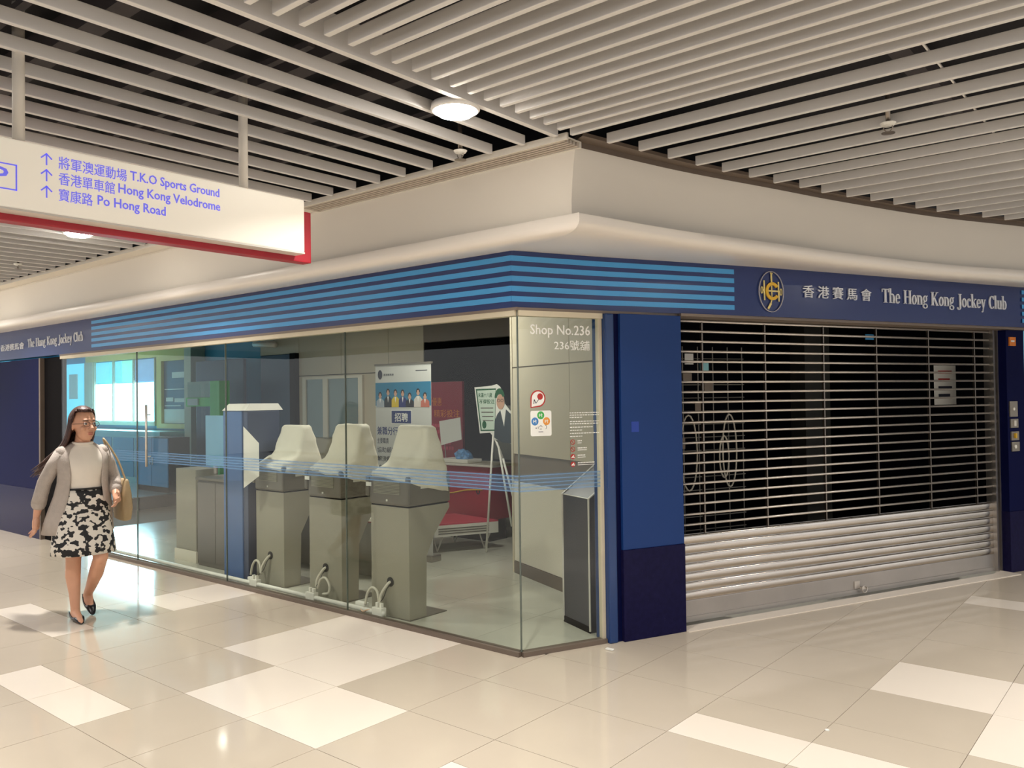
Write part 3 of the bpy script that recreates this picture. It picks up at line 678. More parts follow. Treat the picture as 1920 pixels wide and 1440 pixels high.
def shop_fill_panel(x, y, label):  # unseen panel lights added to brighten the shop interior
    t = thing('added_fill_panel', (x, y, 2.73), label, 'light', 'unseen fill panels added in the shop ceiling')
    obj('frame', J(box(x-.32, x-.3, y-.32, y+.32, 2.73, 2.75), box(x+.3, x+.32, y-.32, y+.32, 2.73, 2.75), box(x-.3, x+.3, y-.32, y-.3, 2.73, 2.75), box(x-.3, x+.3, y+.3, y+.32, 2.73, 2.75)), LAMPR, t)
    obj('diffuser', box(x-.3, x+.3, y-.3, y+.3, 2.735, 2.75), mat('dim fill diffuser', (240, 236, 226), .5, emit=1.5), t)
    ld = bpy.data.lights.new('lamp', 'AREA'); ld.shape = 'SQUARE'; ld.size = .58; ld.energy = SHOP_FILL_W; ld.color = (1, .97, .90)
    lo = bpy.data.objects.new('lamp', ld); col.objects.link(lo); lo.parent = t; lo.location = (0, 0, -.01)
shop_fill_panel(-2.2, 1.4, 'unseen fill light panel added above the covered terminals')
shop_fill_panel(-6.2, 2.0, 'unseen fill light panel added before the back wall')
def sprinkler(x, y, label):
    t = thing('sprinkler', (x, y, ZC-.07), label, 'sprinkler', 'ceiling sprinkler heads')
    obj('pipe', tube([(x, y, ZC+.2), (x, y, ZC-.015)], .012, 10), BRASS, t, True)
    obj('frame', J(tube(arc([(x-.004, y, ZC-.01), (x-.022, y, ZC-.03), (x-.004, y, ZC-.055)], 4), .003, 6), tube(arc([(x+.004, y, ZC-.01), (x+.022, y, ZC-.03), (x+.004, y, ZC-.055)], 4), .003, 6)), BRASS, t)
    obj('deflector', lathe([(.003, 0), (.032, .004), (.032, .007), (.003, .01)], (x, y, ZC-.064), 16), BRASS, t)
    obj('cup', lathe([(.012, .0), (.03, .008), (.038, .02), (.012, .02)], (x, y, ZC-.028), 16), WHITE, t)
sprinkler(2.17, .30, 'chrome sprinkler head under the slats above the shutter')
sprinkler(.27, -.80, 'sprinkler head near the long slotted vent')
sprinkler(-5.36, -1.01, 'small distant sprinkler head at the far left')

# ================================================================== HANGING SIGN
sg = thing('hanging_sign', (-.15, -2.4, 2.35), 'white hanging direction sign with violet lettering and red back', 'sign')
bx_ = obj('lightbox', bbox(-.20, -.12, -3.9, -1.54, 2.39, 2.655, .006), SIGNW, sg)
obj('red_panel', bbox(-.27, -.20, -3.95, -1.44, 2.355, 2.62, .006), REDC, sg)
obj('bottom_trim', box(-.202, -.118, -3.9, -1.54, 2.382, 2.39), SILVER, sg)
for y in (-2.84, -1.86): obj('post', tube([(-.16, y, 2.65), (-.16, y, 3.2)], .022, 14), POSTM, sg, True)
fs = Frame((-.12, 0, 0), (0, 1, 0), zz)
for k, (zb, ch, cx1, en, ex0, ex1) in enumerate([(2.578, '將軍澳運動場', -2.44, 'T.K.O Sports Ground', -2.425, -2.012), (2.515, '香港單車館', -2.49, 'Hong Kong Velodrome', -2.475, -2.008), (2.45, '寶康路', -2.58, 'Po Hong Road', -2.56, -2.27)]):
    text('chinese_text', ch, fs, -2.71, zb-.004, cx1+2.71, .05, SIGNT, bx_, 0, .002)
    hh = .048 if 'p' in en or 'g' in en else .04
    text('english_text', en, fs, ex0, zb-.006, ex1-ex0, .052, SIGNT, bx_, 0, .002, bold=.012)
    obj('arrow', J(fs.line(-2.755, zb, -2.755, zb+.044, .005, 0, .002), fs.line(-2.7535, zb+.046, -2.775, zb+.026, .005, 0, .002), fs.line(-2.7565, zb+.046, -2.735, zb+.026, .005, 0, .002)), SIGNT, bx_)
pk = obj('parking_box', J(fs.rect(-2.985, -2.86, 2.552, 2.557, 0, .002), fs.rect(-2.985, -2.86, 2.457, 2.462, 0, .002), fs.rect(-2.865, -2.86, 2.457, 2.557, 0, .002), fs.rect(-2.985, -2.98, 2.457, 2.557, 0, .002)), SIGNT, bx_)
text('letter', 'P', fs, -2.945, 2.475, .055, .065, SIGNT, pk, 0, .002, bold=.01)

# ================================================================== ROLLER SHUTTER
sh = thing('roller_shutter', C(3.1, -.12), 'closed aluminium grille roller shutter with solid lower slats', 'shutter')
S0, S1, SO = 1.255, 4.98, -.12
ZR = [2.186-.0742*k for k in range(21)]
LK = [1.58, 2.19, 2.81, 3.42, 4.07, 4.69]
rod0 = tube([C(S0, SO, 0), C(S1, SO, 0)], .0092, 10)
me_rod = None
for z in ZR:
    if me_rod is None:
        o = obj('rod', ([v+Vector((0, 0, z)) for v in rod0[0]], rod0[1]), ALU, sh, True); me_rod = o.data; z_first = z
    else:
        o = link('rod', me_rod, None, sh); o.location = (0, 0, z-z_first)
for s_ in LK:
    lk = obj('link_chain', J(*[boxC(s_-.006, s_+.006, SO-.006, SO+.014, ZR[k]-.0742+.008, ZR[k]-.008) for k in range(21)], boxC(s_-.004, s_+.004, SO+.0, SO+.008, ZR[-1]-.07, ZR[0])), ALUD, sh)
nslat = 7; zt = .632; hs = (zt-.155)/nslat
prof = [(-.008, 0), (.004, .0015), (.0085, .005), (.0105, .014), (.0115, .034), (.0105, .054), (.0085, .062), (.004, .0655), (-.008, .067)]
for k in range(nslat):
    zb = zt-hs*(k+1); n = len(prof); V = []
    for s_ in (S0, S1):
        V += [C(s_, SO+a, zb+b/.067*(hs-.003)) for a, b in prof]
    o = obj('solid_slat', (V, [(q, q+1, n+q+1, n+q) for q in range(n-1)]), ALUS, sh, True)
    obj('bead', tube([C(S0, SO+.006, zb), C(S1, SO+.006, zb)], .004, 6), ALURAIL, o)
obj('bottom_rail', J(boxC(S0, S1, SO-.01, SO+.012, .045, .155), boxC(S0, S1, SO-.012, SO+.02, .006, .045)), ALURAIL, sh)
obj('backing', boxC(S0, S1, SO-.03, SO-.012, .01, zt), ALURAIL, sh)
for s_ in (S1-.06, S1-.005): obj('guide_rail', boxC(s_-.012, s_+.012, SO-.05, SO+.045, 0, 2.2), ALURAIL, sh)
obj('guide_rail', boxC(S0-.005, S0+.012, SO-.05, SO+.03, 0, 2.2), ALURAIL, sh)
lk = obj('hasp', J(boxC(3.155, 3.205, SO+.02, SO+.045, .045, .06), boxC(3.10, 3.16, SO+.012, SO+.02, .05, .11)), ALU, sh)
obj('lock_ring', tube([C(3.18+.028*math.cos(a), SO+.05, .045+.028*math.sin(a)) for a in [math.pi*2*k/14 for k in range(14)]], .005, 6, True), ALU, lk, True)

# ---- what shows through the grille
wall('pillar_inner', boxC(4.05, 4.4, -1.7, -1.5, .003, 2.75), mat('grey inner column', (52, 52, 48), .6), 'grey column inside the dark room behind the shutter', 'column')
rk = thing('wire_rack', C(2.1, -.8), 'tall wire display rack with hanging loops behind the shutter', 'rack')
wires = []
for k in range(7): wires.append(tube([C(1.62+.16*k, -.8, .02), C(1.62+.16*k, -.8, 2.05)], .006, 6))
obj('upright_wires', J(*wires), mat('wire grey', (120, 116, 108), .4, metal=.6), rk)
wires = [tube([C(1.60, -.8, .3+.11*k), C(2.60, -.8, .3+.11*k)], .005, 6) for k in range(16)]
obj('cross_wires', J(*wires), MATS['wire grey'], rk)
for k, (s_, z0, z1, w_) in enumerate([(1.93, .86, 1.48, .085), (2.36, .87, 1.48, .075), (2.30, .95, 1.3, .05)]):
    obj('hook_loop', tube([C(s_+w_*math.cos(a), -.72, (z0+z1)/2+(z1-z0)/2*math.sin(a)) for a in [2*math.pi*q/24 for q in range(24)]], .007, 8, True), CORD, rk, True)
for k, (s_, z_) in enumerate([(2.0, 1.9), (2.16, 1.84), (1.98, 1.75), (1.8, 1.72), (2.2, 1.66), (1.75, 1.2), (1.9, 1.2), (1.75, 1.08), (2.1, 1.5)]):
    obj('leaflet', boxC(s_-.045, s_+.045, -.79, -.785, z_, z_+.09), (PAPER, CYL, WALLG)[k % 3 if k < 4 else 2], rk)
fpn = Frame(C(0, -.6), CD, zz)
pn = tag(obj('paper_notice', fpn.rect(4.80, 5.12, 1.52, 1.90, 0, .003), PAPER), 'white paper notice hanging behind the shutter grille', 'notice')
for k in range(4):
    obj('printed_line', fpn.rect(4.86, 5.06-.03*(k % 2), 1.82-.075*k, 1.85-.075*k, .003, .0035), (INKR, INKR, INK, INK)[k], pn)
tag(obj('hanging_tag', fpn.rect(3.87, 3.98, 2.13, 2.18, 0, .003), mat('blue tag', (60, 160, 220), .4)), 'small light blue tag behind the top of the shutter', 'tag')

# ================================================================== COVERED TERMINALS BEHIND THE GLASS
def terminal(x0, y0, label, seed, hs=1.0):
    random.seed(seed); W_ = .42
    t = thing('betting_terminal', (x0+W_/2, y0+.2, 0.006), label, 'terminal', 'covered betting terminals behind the glass')
    pf = [(0, .006), (.17, .006), (.18, .46), (.27, .62), (.43, .80), (.43, .835), (0, .835)]
    n = len(pf)
    V = [(x0+dx, y0+a, b) for dx in (0, W_) for a, b in pf]
    ped = obj('pedestal', (V, [tuple(range(n)), tuple(range(2*n-1, n-1, -1))]+[(i, n+i, n+(i+1) % n, (i+1) % n) for i in range(n)]), KGREY, t)
    obj('dark_plate', box(x0-.01, x0+W_+.01, y0-.005, y0+.38, .003, .012), KDARK, t)  # thin dark plate on the floor under the pedestal
    obj('shadow_gap', box(x0+.004, x0+W_-.004, y0+.004, y0+.42, .835, .845), KBLACK, t)
    hd = obj('head', bbox(x0-.005, x0+W_+.005, y0-.01, y0+.44, .845, 1.07, .018), KDARK, t)
    for k in range(9): obj('louvre', box(x0+.05, x0+.34, y0-.016, y0-.006, .93+.011*k, .936+.011*k), KGREY, hd)
    obj('badge', box(x0+.19, x0+.205, y0-.016, y0-.009, .875, .89), PAPER, hd)
    obj('asset_label', box(x0-.03, x0+.03, y0-.022, y0-.018, .98, 1.01), PAPER, hd)
    obj('asset_label', box(x0+W_+.0055, x0+W_+.008, y0+.12, y0+.19, .97, 1.0), PAPER, hd)
    obj('side_bracket', bbox(x0-.045, x0-.005, y0-.018, y0+.12, .90, 1.06, .012), KDARK, hd)
    # dust cover: stacked rounded sections with pulls and folds
    secs = [(.985, -.012, .432, -.022, .455), (1.04, -.012, .432, -.024, .45), (1.085, -.006, .428, -.012, .44), (1.115, .0, .424, .05, .43), (1.15, .004, .42, .13, .42), (1.2, .01, .41, .175, .405), (1.28, .02, .40, .20, .385), (1.36, .03, .39, .22, .365), (1.415, .042, .38, .235, .345), (1.432, .06, .36, .25, .33)]
    V, Fc = [], []; NP = 48
    fine = secs[:2]
    for a_, b_ in zip(secs[1:], secs[2:]): fine += [tuple(a_[q]+(b_[q]-a_[q])*t_ for q in range(5)) for t_ in (1/3, 2/3, 1)]
    secs = fine
    for si, (z, xa, xb, ya, yb) in enumerate(secs):
        z = 1.07+(z-1.07)*hs if z > 1.07 else z
        cx, cy, rx, ry = (xa+xb)/2, (ya+yb)/2, (xb-xa)/2, (yb-ya)/2
        for k in range(NP):
            a = 2*math.pi*k/NP+.01; c_, s_ = math.cos(a), math.sin(a); e = .32
            px = cx+rx*math.copysign(abs(c_)**e, c_); py = cy+ry*math.copysign(abs(s_)**e, s_)
            nz = (.5-abs(noise.noise(Vector((px*6+z*5+seed*3, py*6-z*3, z*4)))))*.022-.006+noise.noise(Vector((px*20, py*20, z*16+seed)))*.004
            zz_ = z
            if si == 0: zz_ = 1.065-.045*(px/.42)-.11*(py/.45)+noise.noise(Vector((px*9, py*9, seed)))*.02
            if si == 1: zz_ = 1.085-.02*(px/.42)-.07*(py/.45)
            V.append((x0+px+nz*c_, y0+py+nz*s_*.7, zz_+(nz*.6 if si > 2 else 0)))
    for i in range(len(secs)-1):
        for k in range(NP): Fc.append((i*NP+k, i*NP+(k+1) % NP, (i+1)*NP+(k+1) % NP, (i+1)*NP+k))
    Fc.append(tuple((len(secs)-1)*NP+k for k in range(NP)))
    cv = obj('dust_cover', (V, Fc), CLOTH, t, True)
    so = cv.modifiers.new('thick', 'SOLIDIFY'); so.thickness = .004; so.offset = 1
    # cable hole with grommet and cables to the floor socket
    hx, hz = x0+.215, .27
    gv, gf_ = lathe([(.03, 0), (.036, .002), (.036, .005), (.028, .006)], (0, 0, 0), 18)
    obj('cable_hole', ([(hx+v.x, y0-v.z, hz+v.y) for v in gv], gf_), BLACK, t)
    obj('cable', tube(arc([(hx, y0+.02, hz), (hx-.005, y0-.02, hz-.01), (hx-.05, y0-.05, hz-.09), (hx-.06, y0-.055, .11)], 6), .011, 8), CORD, t, True)
    obj('thin_cable', tube(arc([(hx, y0+.02, hz-.005), (hx-.01, y0-.03, hz-.05), (hx-.03, y0-.05, .15), (hx-.09, y0-.07, .09)], 6), .003, 6), BLACK, t, True)
    obj('cable_loop', tube(arc([(hx-.045, y0-.05, .1), (hx-.02, y0-.045, .17), (hx+.045, y0-.045, .20), (hx+.10, y0-.045, .15), (hx+.09, y0-.045, .085), (hx+.02, y0-.05, .065)] if seed != 1 and seed != 3 else [(hx-.075, y0-.05, .1), (hx-.10, y0-.045, .19), (hx-.16, y0-.045, .215), (hx-.215, y0-.045, .16), (hx-.235, y0-.05, .075)], 6), .010, 8), CORD, t, True)
    return t
terminal(-1.58, .125, 'covered betting terminal nearest the glass corner', 3, 1.0)
terminal(-2.41, .165, 'covered betting terminal in the middle of the three', 2, 1.0)
terminal(-3.25, .205, 'covered betting terminal beside the blue kiosk', 1, .95)
tr = thing('cable_trunking', (-4, .06, .006), 'white cable pipe and sockets along the foot of the glass', 'trunking')
obj('pipe', tube([(-6.8, .055, .045), (-1.36, .055, .045)], .018, 10), WHITE, tr, True)
for x in (-3.1, -2.29, -1.47):
    sk = obj('socket_box', bbox(x-.01, x+.10, .035, .085, .02, .085, .006), WHITE, tr)
    for q in (.02, .065): obj('plug', bbox(x+q, x+q+.022, .045, .07, .085, .12, .004), WHITE, sk)
for x in (-3.2, -1.72): obj('adaptor', bbox(x, x+.12, .075, .115, .03, .085, .008), WHITE, tr)
tag(obj('orange_wire_end', tube(arc([(-1.62, .045, .05), (-1.58, .035, .035), (-1.54, .04, .05), (-1.5, .05, .055)], 5), .006, 6), mat('pale copper wire', (220, 180, 150), .5)), 'short loose copper coloured wire by the corner socket', 'wire')
# blue kiosk left of the terminals
kk = thing('blue_kiosk', (-3.48, .35, .006), 'tall steel blue kiosk with white cap behind the glass', 'kiosk')
obj('body', bbox(-3.70, -3.385, .15, .55, .006, 1.555, .008), BLUEK, kk)
obj('side_column', bbox(-3.383, -3.31, .16, .5, .006, 1.555, .006), BLUEKD, kk)
obj('cap', hexa([(-3.70, .14, 1.557), (-3.31, .14, 1.557), (-3.31, .54, 1.557), (-3.70, .54, 1.557), (-3.68, .2, 1.62), (-3.33, .2, 1.62), (-3.33, .5, 1.62), (-3.68, .5, 1.62)]), WHITE, kk)
tag(obj('side_screen', extr([(-3.22, .06, .87), (-3.22, .06, 1.42), (-3.07, .12, 1.27), (-3.07, .12, .98)], (.006, -.004, 0)), WHITE), 'thin white privacy screen standing beside the blue kiosk', 'screen')
dk = thing('low_cabinet', (-4.1, .5, .006), 'dark taupe low cabinet between glass seam and blue kiosk', 'cabinet')
obj('body', bbox(-4.42, -3.76, .3, .8, .006, .86, .008), mat('taupe laminate', (104, 98, 92), .35), dk); obj('top', bbox(-4.44, -3.74, .28, .82, .86, .89, .006), KDARK, dk)
for k in range(2): obj('door', box(-4.41+.33*k, -4.09+.33*k, .29, .30, .06, .84), MATS['taupe laminate'], dk)
pdm = thing('ticket_pedestal', (-4.7, .4, .006), 'narrow beige pedestal with pale blue panel behind the glass', 'pedestal')
obj('body', bbox(-4.95, -4.55, .35, .6, .006, .95, .008), KGREY, pdm); obj('plinth', box(-4.93, -4.5, .32, .34, .006, .12), WALLW, pdm)
obj('blue_panel', bbox(-4.62, -4.28, .5, .52, .98, 1.5, .004), mat('sky blue panel', (120, 180, 216), .35), pdm); obj('stem', tube([(-4.5, .54, .9), (-4.5, .54, 1.2)], .02, 10), ALU, pdm)
bn = thing('bench_counter', (-2.6, .95, .006), 'low beige writing counter behind the terminals', 'counter')
obj('body', bbox(-4.4, -2.3, .97, 1.25, .006, .50, .006), KGREY, bn); obj('top', bbox(-4.45, -2.25, .93, 1.3, .52, .55, .006), WALLW, bn); obj('shadow_gap', box(-4.4, -2.3, .98, 1.25, .50, .52), INKR, bn)
# charcoal lectern by the corner glass
lc = thing('lectern', C(.85, -.4, .006), 'charcoal lectern with pale metal edges by the corner glass', 'lectern')
LT = [(.64, .006), (1.04, .006), (1.04, 1.13), (.92, 1.13), (.64, .935)]
n = len(LT)
V = [C(s_, t_, z_) for t_ in (-.56, -.2) for s_, z_ in LT]
obj('body', (V, [tuple(range(n)), tuple(range(2*n-1, n-1, -1))]+[(i, n+i, n+(i+1) % n, (i+1) % n) for i in range(n)]), LECT, lc)
for t_ in (-.56, -.2):
    obj('edge_trim', tube([C(.637, t_, .02), C(.637, t_, .935), C(.92, t_, 1.133)], .0075, 6), SILVER, lc)
obj('edge_trim', tube([C(.637, -.56, .935), C(.637, -.2, .935)], .004, 6), SILVER, lc); obj('edge_trim', tube([C(.92, -.56, 1.133), C(.92, -.2, 1.133)], .004, 6), SILVER, lc)
obj('edge_trim', tube([C(.81, -.193, .12), C(.81, -.193, .93)], .0075, 6), SILVER, lc)
obj('plinth', boxC(.635, .645, -.56, -.2, .006, .05), KBLACK, lc)

# ================================================================== DISPLAYS IN THE SHOP
bnr = thing('roll_up_banner', (-3.02, 1.85, .006), 'tall white recruitment roll up banner with row of staff', 'banner')
fb = Frame((-3.02, 1.8, 0), (1, 0, 0), zz)
pnl = obj('panel', fb.rect(-.42, .42, .06, 2.01, 0, .004), mat('banner white', (206, 206, 200), .5, var=.01), bnr)
obj('cassette', bbox(-3.46, -2.58, 1.76, 1.90, .006, .07, .012), ALURAIL, bnr); obj('pole', tube([(-3.02, 1.83, .06), (-3.02, 1.83, 2.0)], .012, 8), ALURAIL, bnr); obj('top_bar', box(-3.45, -2.59, 1.79, 1.815, 2.0, 2.02), KDARK, bnr)
obj('blue_strip', fb.rect(-.42, .42, 1.575, 1.82, .004, .005), mat('banner blue strip', (30, 122, 160), .5, var=.1), pnl)
SKIN = mat('printed skin', (206, 160, 134), .6); HAIRP = mat('printed hair', (26, 22, 24), .6)
for k, (x, h, c_) in enumerate([(-.345, .155, (170, 180, 190)), (-.22, .195, (30, 40, 50)), (-.105, .185, (220, 190, 40)), (.005, .18, (34, 44, 110)), (.11, .14, (34, 34, 44)), (.235, .19, (214, 206, 196)), (.335, .14, (196, 110, 90))]):
    pt = obj('printed_figure', fb.poly([(x-.062, 1.56), (x-.06, 1.56+h*.42), (x-.02, 1.56+h*.60), (x+.02, 1.56+h*.60), (x+.06, 1.56+h*.42), (x+.062, 1.56)], .005, .0055+.0001*k), mat('printed cloth %d' % k, c_, .6), pnl)
    obj('printed_face', fb.ell(x, 1.56+h*.80, .024, .034, .0058, .0062, 14), SKIN, pt)
    obj('printed_hair', fb.band(x, 1.56+h*.82, .028, .036, .012, .016, -10, 190, .0062, .0066, 12), HAIRP, pt)
    obj('printed_shirt', fb.poly([(x-.012, 1.56+h*.58), (x+.012, 1.56+h*.58), (x, 1.56+h*.25)], .0062, .0066), VINYL, pt)
obj('heading_box', fb.rect(-.175, .135, 1.385, 1.53, .004, .005), VINYL, pnl); obj('heading_fill', fb.rect(-.168, .128, 1.392, 1.523, .005, .006), INKB, pnl)
text('heading', '招聘', fb, -.12, 1.41, .2, .09, VINYL, pnl, .006, .001, bold=.01)
text('job_title', '兼職分行服務助理', fb, -.40, 1.265, .66, .09, INKB, pnl, .004, .001, bold=.01)
for k, (s_, x1) in enumerate([('主要職責', -.22), ('協助顧客投注', .05), ('解決顧客查詢', .05), ('協助處理現金', .05), ('有意面議', .02)]):
    text('body_text', s_, fb, -.40, 1.175-.095*k, x1+.40, .06, INKR if k == 4 else INK, pnl, .004, .001)
obj('logo_oval', fb.ell(-.345, 1.905, .035, .05, .004, .005, 20), INK, pnl)
text('logo_text', '香港賽馬會', fb, -.29, 1.89, .16, .024, INK, pnl, .004, .001)
obj('web_line', fb.rect(.2, .37, 1.93, 1.938, .004, .005), INK, pnl)

rs = thing('red_standee', (-4.15, 3.62, .006), 'dark red promotional standee behind the banner', 'standee')
fr_ = Frame((-4.15, 3.6, 0), (1, 0, 0), zz)
rp_ = obj('panel', bbox(-4.62, -3.86, 3.6, 3.64, .03, 1.86, .004), mat('deep red board', (150, 16, 44), .4, var=.04), rs); obj('foot', box(-4.5, -3.95, 3.5, 3.8, .006, .03), KBLACK, rs)
text('headline', '最新優惠', fr_, -.42, 1.55, .34, .11, ORANGE, rp_, 0, .002); text('headline', '精彩投注', fr_, -.22, 1.40, .46, .10, ORANGE, rp_, 0, .002)
for k, z in enumerate((1.27, 1.19, 1.05, .98, .80)): obj('text_line', J(*[fr_.rect(-.26+.05*q, -.22+.05*q, z, z+.045, 0, .002) for q in range((5, 6, 7, 8, 8)[k])]), REDL, rp_)
for z in (1.2, 1.02, .8): obj('bullet', fr_.ell(-.36, z+.02, .04, .04, 0, .002, 14), BLUEK, rp_)
pc = tag(obj('white_card', extr([(-3.98, 3.3, 1.36), (-3.62, 3.3, 1.41), (-3.60, 3.3, 1.14), (-3.95, 3.3, 1.06)], (0, .006, 0)), PAPER), 'tilted white card beside the dark red standee', 'card')
obj('stand', tube([(-3.9, 3.31, 1.1), (-3.9, 3.33, .9)], .005, 6), ALURAIL, pc)
rc = thing('red_counter', (-3.4, 3.0, .006), 'crimson counter with pale edge and gold curve', 'counter')
obj('body', bbox(-4.0, -2.85, 2.95, 3.35, .25, .86, .01), RED, rc); obj('top', bbox(-4.05, -2.75, 2.9, 3.4, .86, .885, .006), SILVER, rc); obj('plinth', box(-3.95, -2.9, 3.0, 3.3, .006, .25), KBLACK, rc)
fcn = Frame((-3.4, 2.95, 0), (1, 0, 0), zz)
obj('gold_curve', tube(arc([(-3.9, 2.948, .55), (-3.5, 2.946, .53), (-3.2, 2.946, .58), (-2.95, 2.946, .6)], 6), .008, 6), GOLD, rc)
obj('emblem', fcn.band(.38, .58, .03, .04, .012, .012, 0, 360, 0, .003, 14), INK, rc)
tray = thing('leaflet_tray', (-3.35, 3.05, .885), 'white tray with crumpled blue leaflet on red counter', 'tray')
obj('base', bbox(-3.66, -3.18, 2.95, 3.2, .887, .93, .006), WHITE, tray)
V = []; random.seed(4)
bmx = bmesh.new(); bmesh.ops.create_icosphere(bmx, subdivisions=2, radius=.1)
for v in bmx.verts: v.co = v.co*(1+.6*noise.noise(v.co*25)); v.co.z = abs(v.co.z)*1.1
bmx.verts.index_update(); obj('crumpled_leaflet', ([v.co+Vector((-3.36, 3.07, .932)) for v in bmx.verts], [tuple(v.index for v in f.verts) for f in bmx.faces]), mat('printed blue leaflet', (90, 140, 190), .5, var=.5, scale=25), tray); bmx.free()
tb = thing('display_bench', (-3.0, 2.5, .006), 'low rose topped bench with white sides on hairpin legs', 'bench')
TBP = [(-3.62, 2.2), (-2.88, 2.1), (-2.55, 2.75), (-3.3, 2.85)]
obj('apron', prism(TBP, .18, .30), WHITE, tb); obj('top', prism([(x-.0, y) for x, y in TBP], .30, .315), REDL, tb)
for cx, cy in ((-2.94, 2.2), (-3.5, 2.28), (-2.68, 2.66), (-3.2, 2.74)):
    obj('hairpin_leg', J(tube([(cx-.07, cy, .18), (cx, cy, .01)], .007, 6), tube([(cx+.07, cy+.02, .18), (cx, cy, .01)], .007, 6), tube([(cx, cy+.08, .18), (cx, cy, .01)], .007, 6)), SILVER, tb)
obj('side_print', J(*[hexa([Vector((-2.88, 2.1, 0))+Vector((.33, .65, 0))*a+Vector((.002, -.001, z)) for z in (zq, zq+.012) for a in ()] or [Vector((-2.88, 2.1, z))+Vector((.33, .65, 0))*a+Vector((.0, -.0, 0))+Vector((.89, -.45, 0))*d for z in (zq, zq+.012) for a, d in ((.06, 0), (.85, 0), (.85, .003), (.06, .003))]) for zq in (.205, .23, .255)]), KDARK, tb)
es = thing('easel_sign', (-2.45, 2.6, .006), 'cut out sign board with suited figure on white easel', 'sign')
fe2 = Frame((-2.45, 2.6, 0), (1, 0, 0), zz)
EBP = [(-.29, 1.76), (-.04, 1.775), (.03, 1.79), (.08, 1.76), (.12, 1.68), (.14, 1.58), (.25, 1.47), (.27, 1.15), (.0, 1.2), (-.07, 1.27), (-.22, 1.26)]
eb_ = obj('board', fe2.poly(EBP, -.006, 0), VINYL, es)
obj('green_frame', fe2.poly([(-.27, 1.742), (.02, 1.745), (.0, 1.29), (-.205, 1.285)], 0, .001), INKG, eb_)
sh_ = obj('sheet', fe2.poly([(-.25, 1.725), (.015, 1.73), (-.005, 1.305), (-.19, 1.30)], .001, .002), mat('pale green sheet', (206, 222, 206), .5), eb_)
text('sign_text', '未滿十八歲', fe2, -.235, 1.65, .2, .05, INKG, sh_, .002, .001, bold=.01); text('sign_text', '不得投注', fe2, -.22, 1.58, .22, .05, INKG, sh_, .002, .001, bold=.01)
for k in range(4): obj('text_line', fe2.rect(-.2+.01*k, -.02, 1.53-.045*k, 1.54-.045*k, .002, .003), KDARK, sh_)
obj('logo', fe2.ell(-.15, 1.355, .03, .042, .002, .003, 16), INKG, sh_)
fgr = obj('suit', fe2.poly([(-.01, 1.22), (.0, 1.40), (.04, 1.47), (.09, 1.52), (.16, 1.52), (.24, 1.46), (.26, 1.16), (.1, 1.17)], .002, .004), mat('printed grey suit', (54, 66, 74), .6), eb_)
obj('shirt', fe2.poly([(.08, 1.52), (.16, 1.52), (.13, 1.34)], .004, .005), VINYL, fgr); obj('face', fe2.ell(.085, 1.60, .055, .08, .004, .005, 18), SKIN, fgr)
obj('hair', fe2.band(.075, 1.645, .07, .10, .03, .06, 10, 180, .005, .006, 14), INKG, fgr); obj('glasses', J(fe2.band(.06, 1.615, .02, .018, .004, .004, 0, 360, .006, .007, 10), fe2.band(.108, 1.615, .02, .018, .004, .004, 0, 360, .006, .007, 10)), HAIRP, fgr)
for a, b in (((-.04, 2.62, 1.28), (-.06, 2.5, .006)), ((.03, 2.62, 1.12), (.26, 2.55, .3)), ((-.04, 2.62, 1.25), (.09, 2.62, 1.0))):
    obj('leg', tube([(-2.45+a[0], a[1], a[2]), (-2.45+b[0], b[1], b[2])], .012, 8), WHITE, es, True)
obj('leg', tube([(-2.36, 2.62, 1.0), (-2.19, 2.8, .006)], .012, 8), WHITE, es, True)
tag(obj('grey_panel', bbox(-3.25, -2.2, 3.5, 3.54, .9, 1.55, .004), mat('dim olive panel', (92, 94, 84), .5)), 'dim olive panel behind the easel sign', 'panel')
obj('stand', box(-2.9, -2.6, 3.52, 3.56, .006, .9), KBLACK, bpy.data.objects['grey_panel'])
wl = thing('wall_lamp', (-8.9, 4.1, 2.6), 'white tubular lamp under the shop ceiling', 'lamp')
obj('tube', tube([(-9.1, 4.0, 2.62), (-8.5, 4.0, 2.58)], .05, 12), WHITE, wl, True); obj('bracket', box(-8.85, -8.75, 4.0, 4.18, 2.58, 2.66), WHITE, wl)
wf = thing('reflected_window', (-7.0, 4.17, 1.0), 'pale framed window reflection built on the beige back wall', 'reflection')  # frame and panes model a window reflection in the glass
obj('frame', J(box(-7.95, -7.87, 4.14, 4.185, 1.05, 1.98), box(-7.42, -7.3, 4.14, 4.185, 1.05, 1.98), box(-6.55, -6.45, 4.14, 4.185, 1.05, 1.98), box(-7.95, -6.45, 4.14, 4.185, 1.98, 2.02)), WALLW, wf)
for x0, x1 in ((-7.87, -7.42), (-7.3, -6.55)): obj('pane', box(x0, x1, 4.16, 4.18, 1.05, 1.98), mat('dim reflected pane', (120, 128, 122), .1), wf)
# small things on the mall floor
lt = tag(obj('litter_scrap', bbox(.345, .40, .435, .46, .001, .012, .004), PAPER), 'small white paper scrap on the floor by the pillar', 'litter')
tag(obj('floor_speck', lathe([(.001, .0), (.012, .001), (.01, .005), (.002, .007)], (1.91, .01, .0005), 8), PAPER), 'tiny white crumb on a tile joint at right', 'litter')

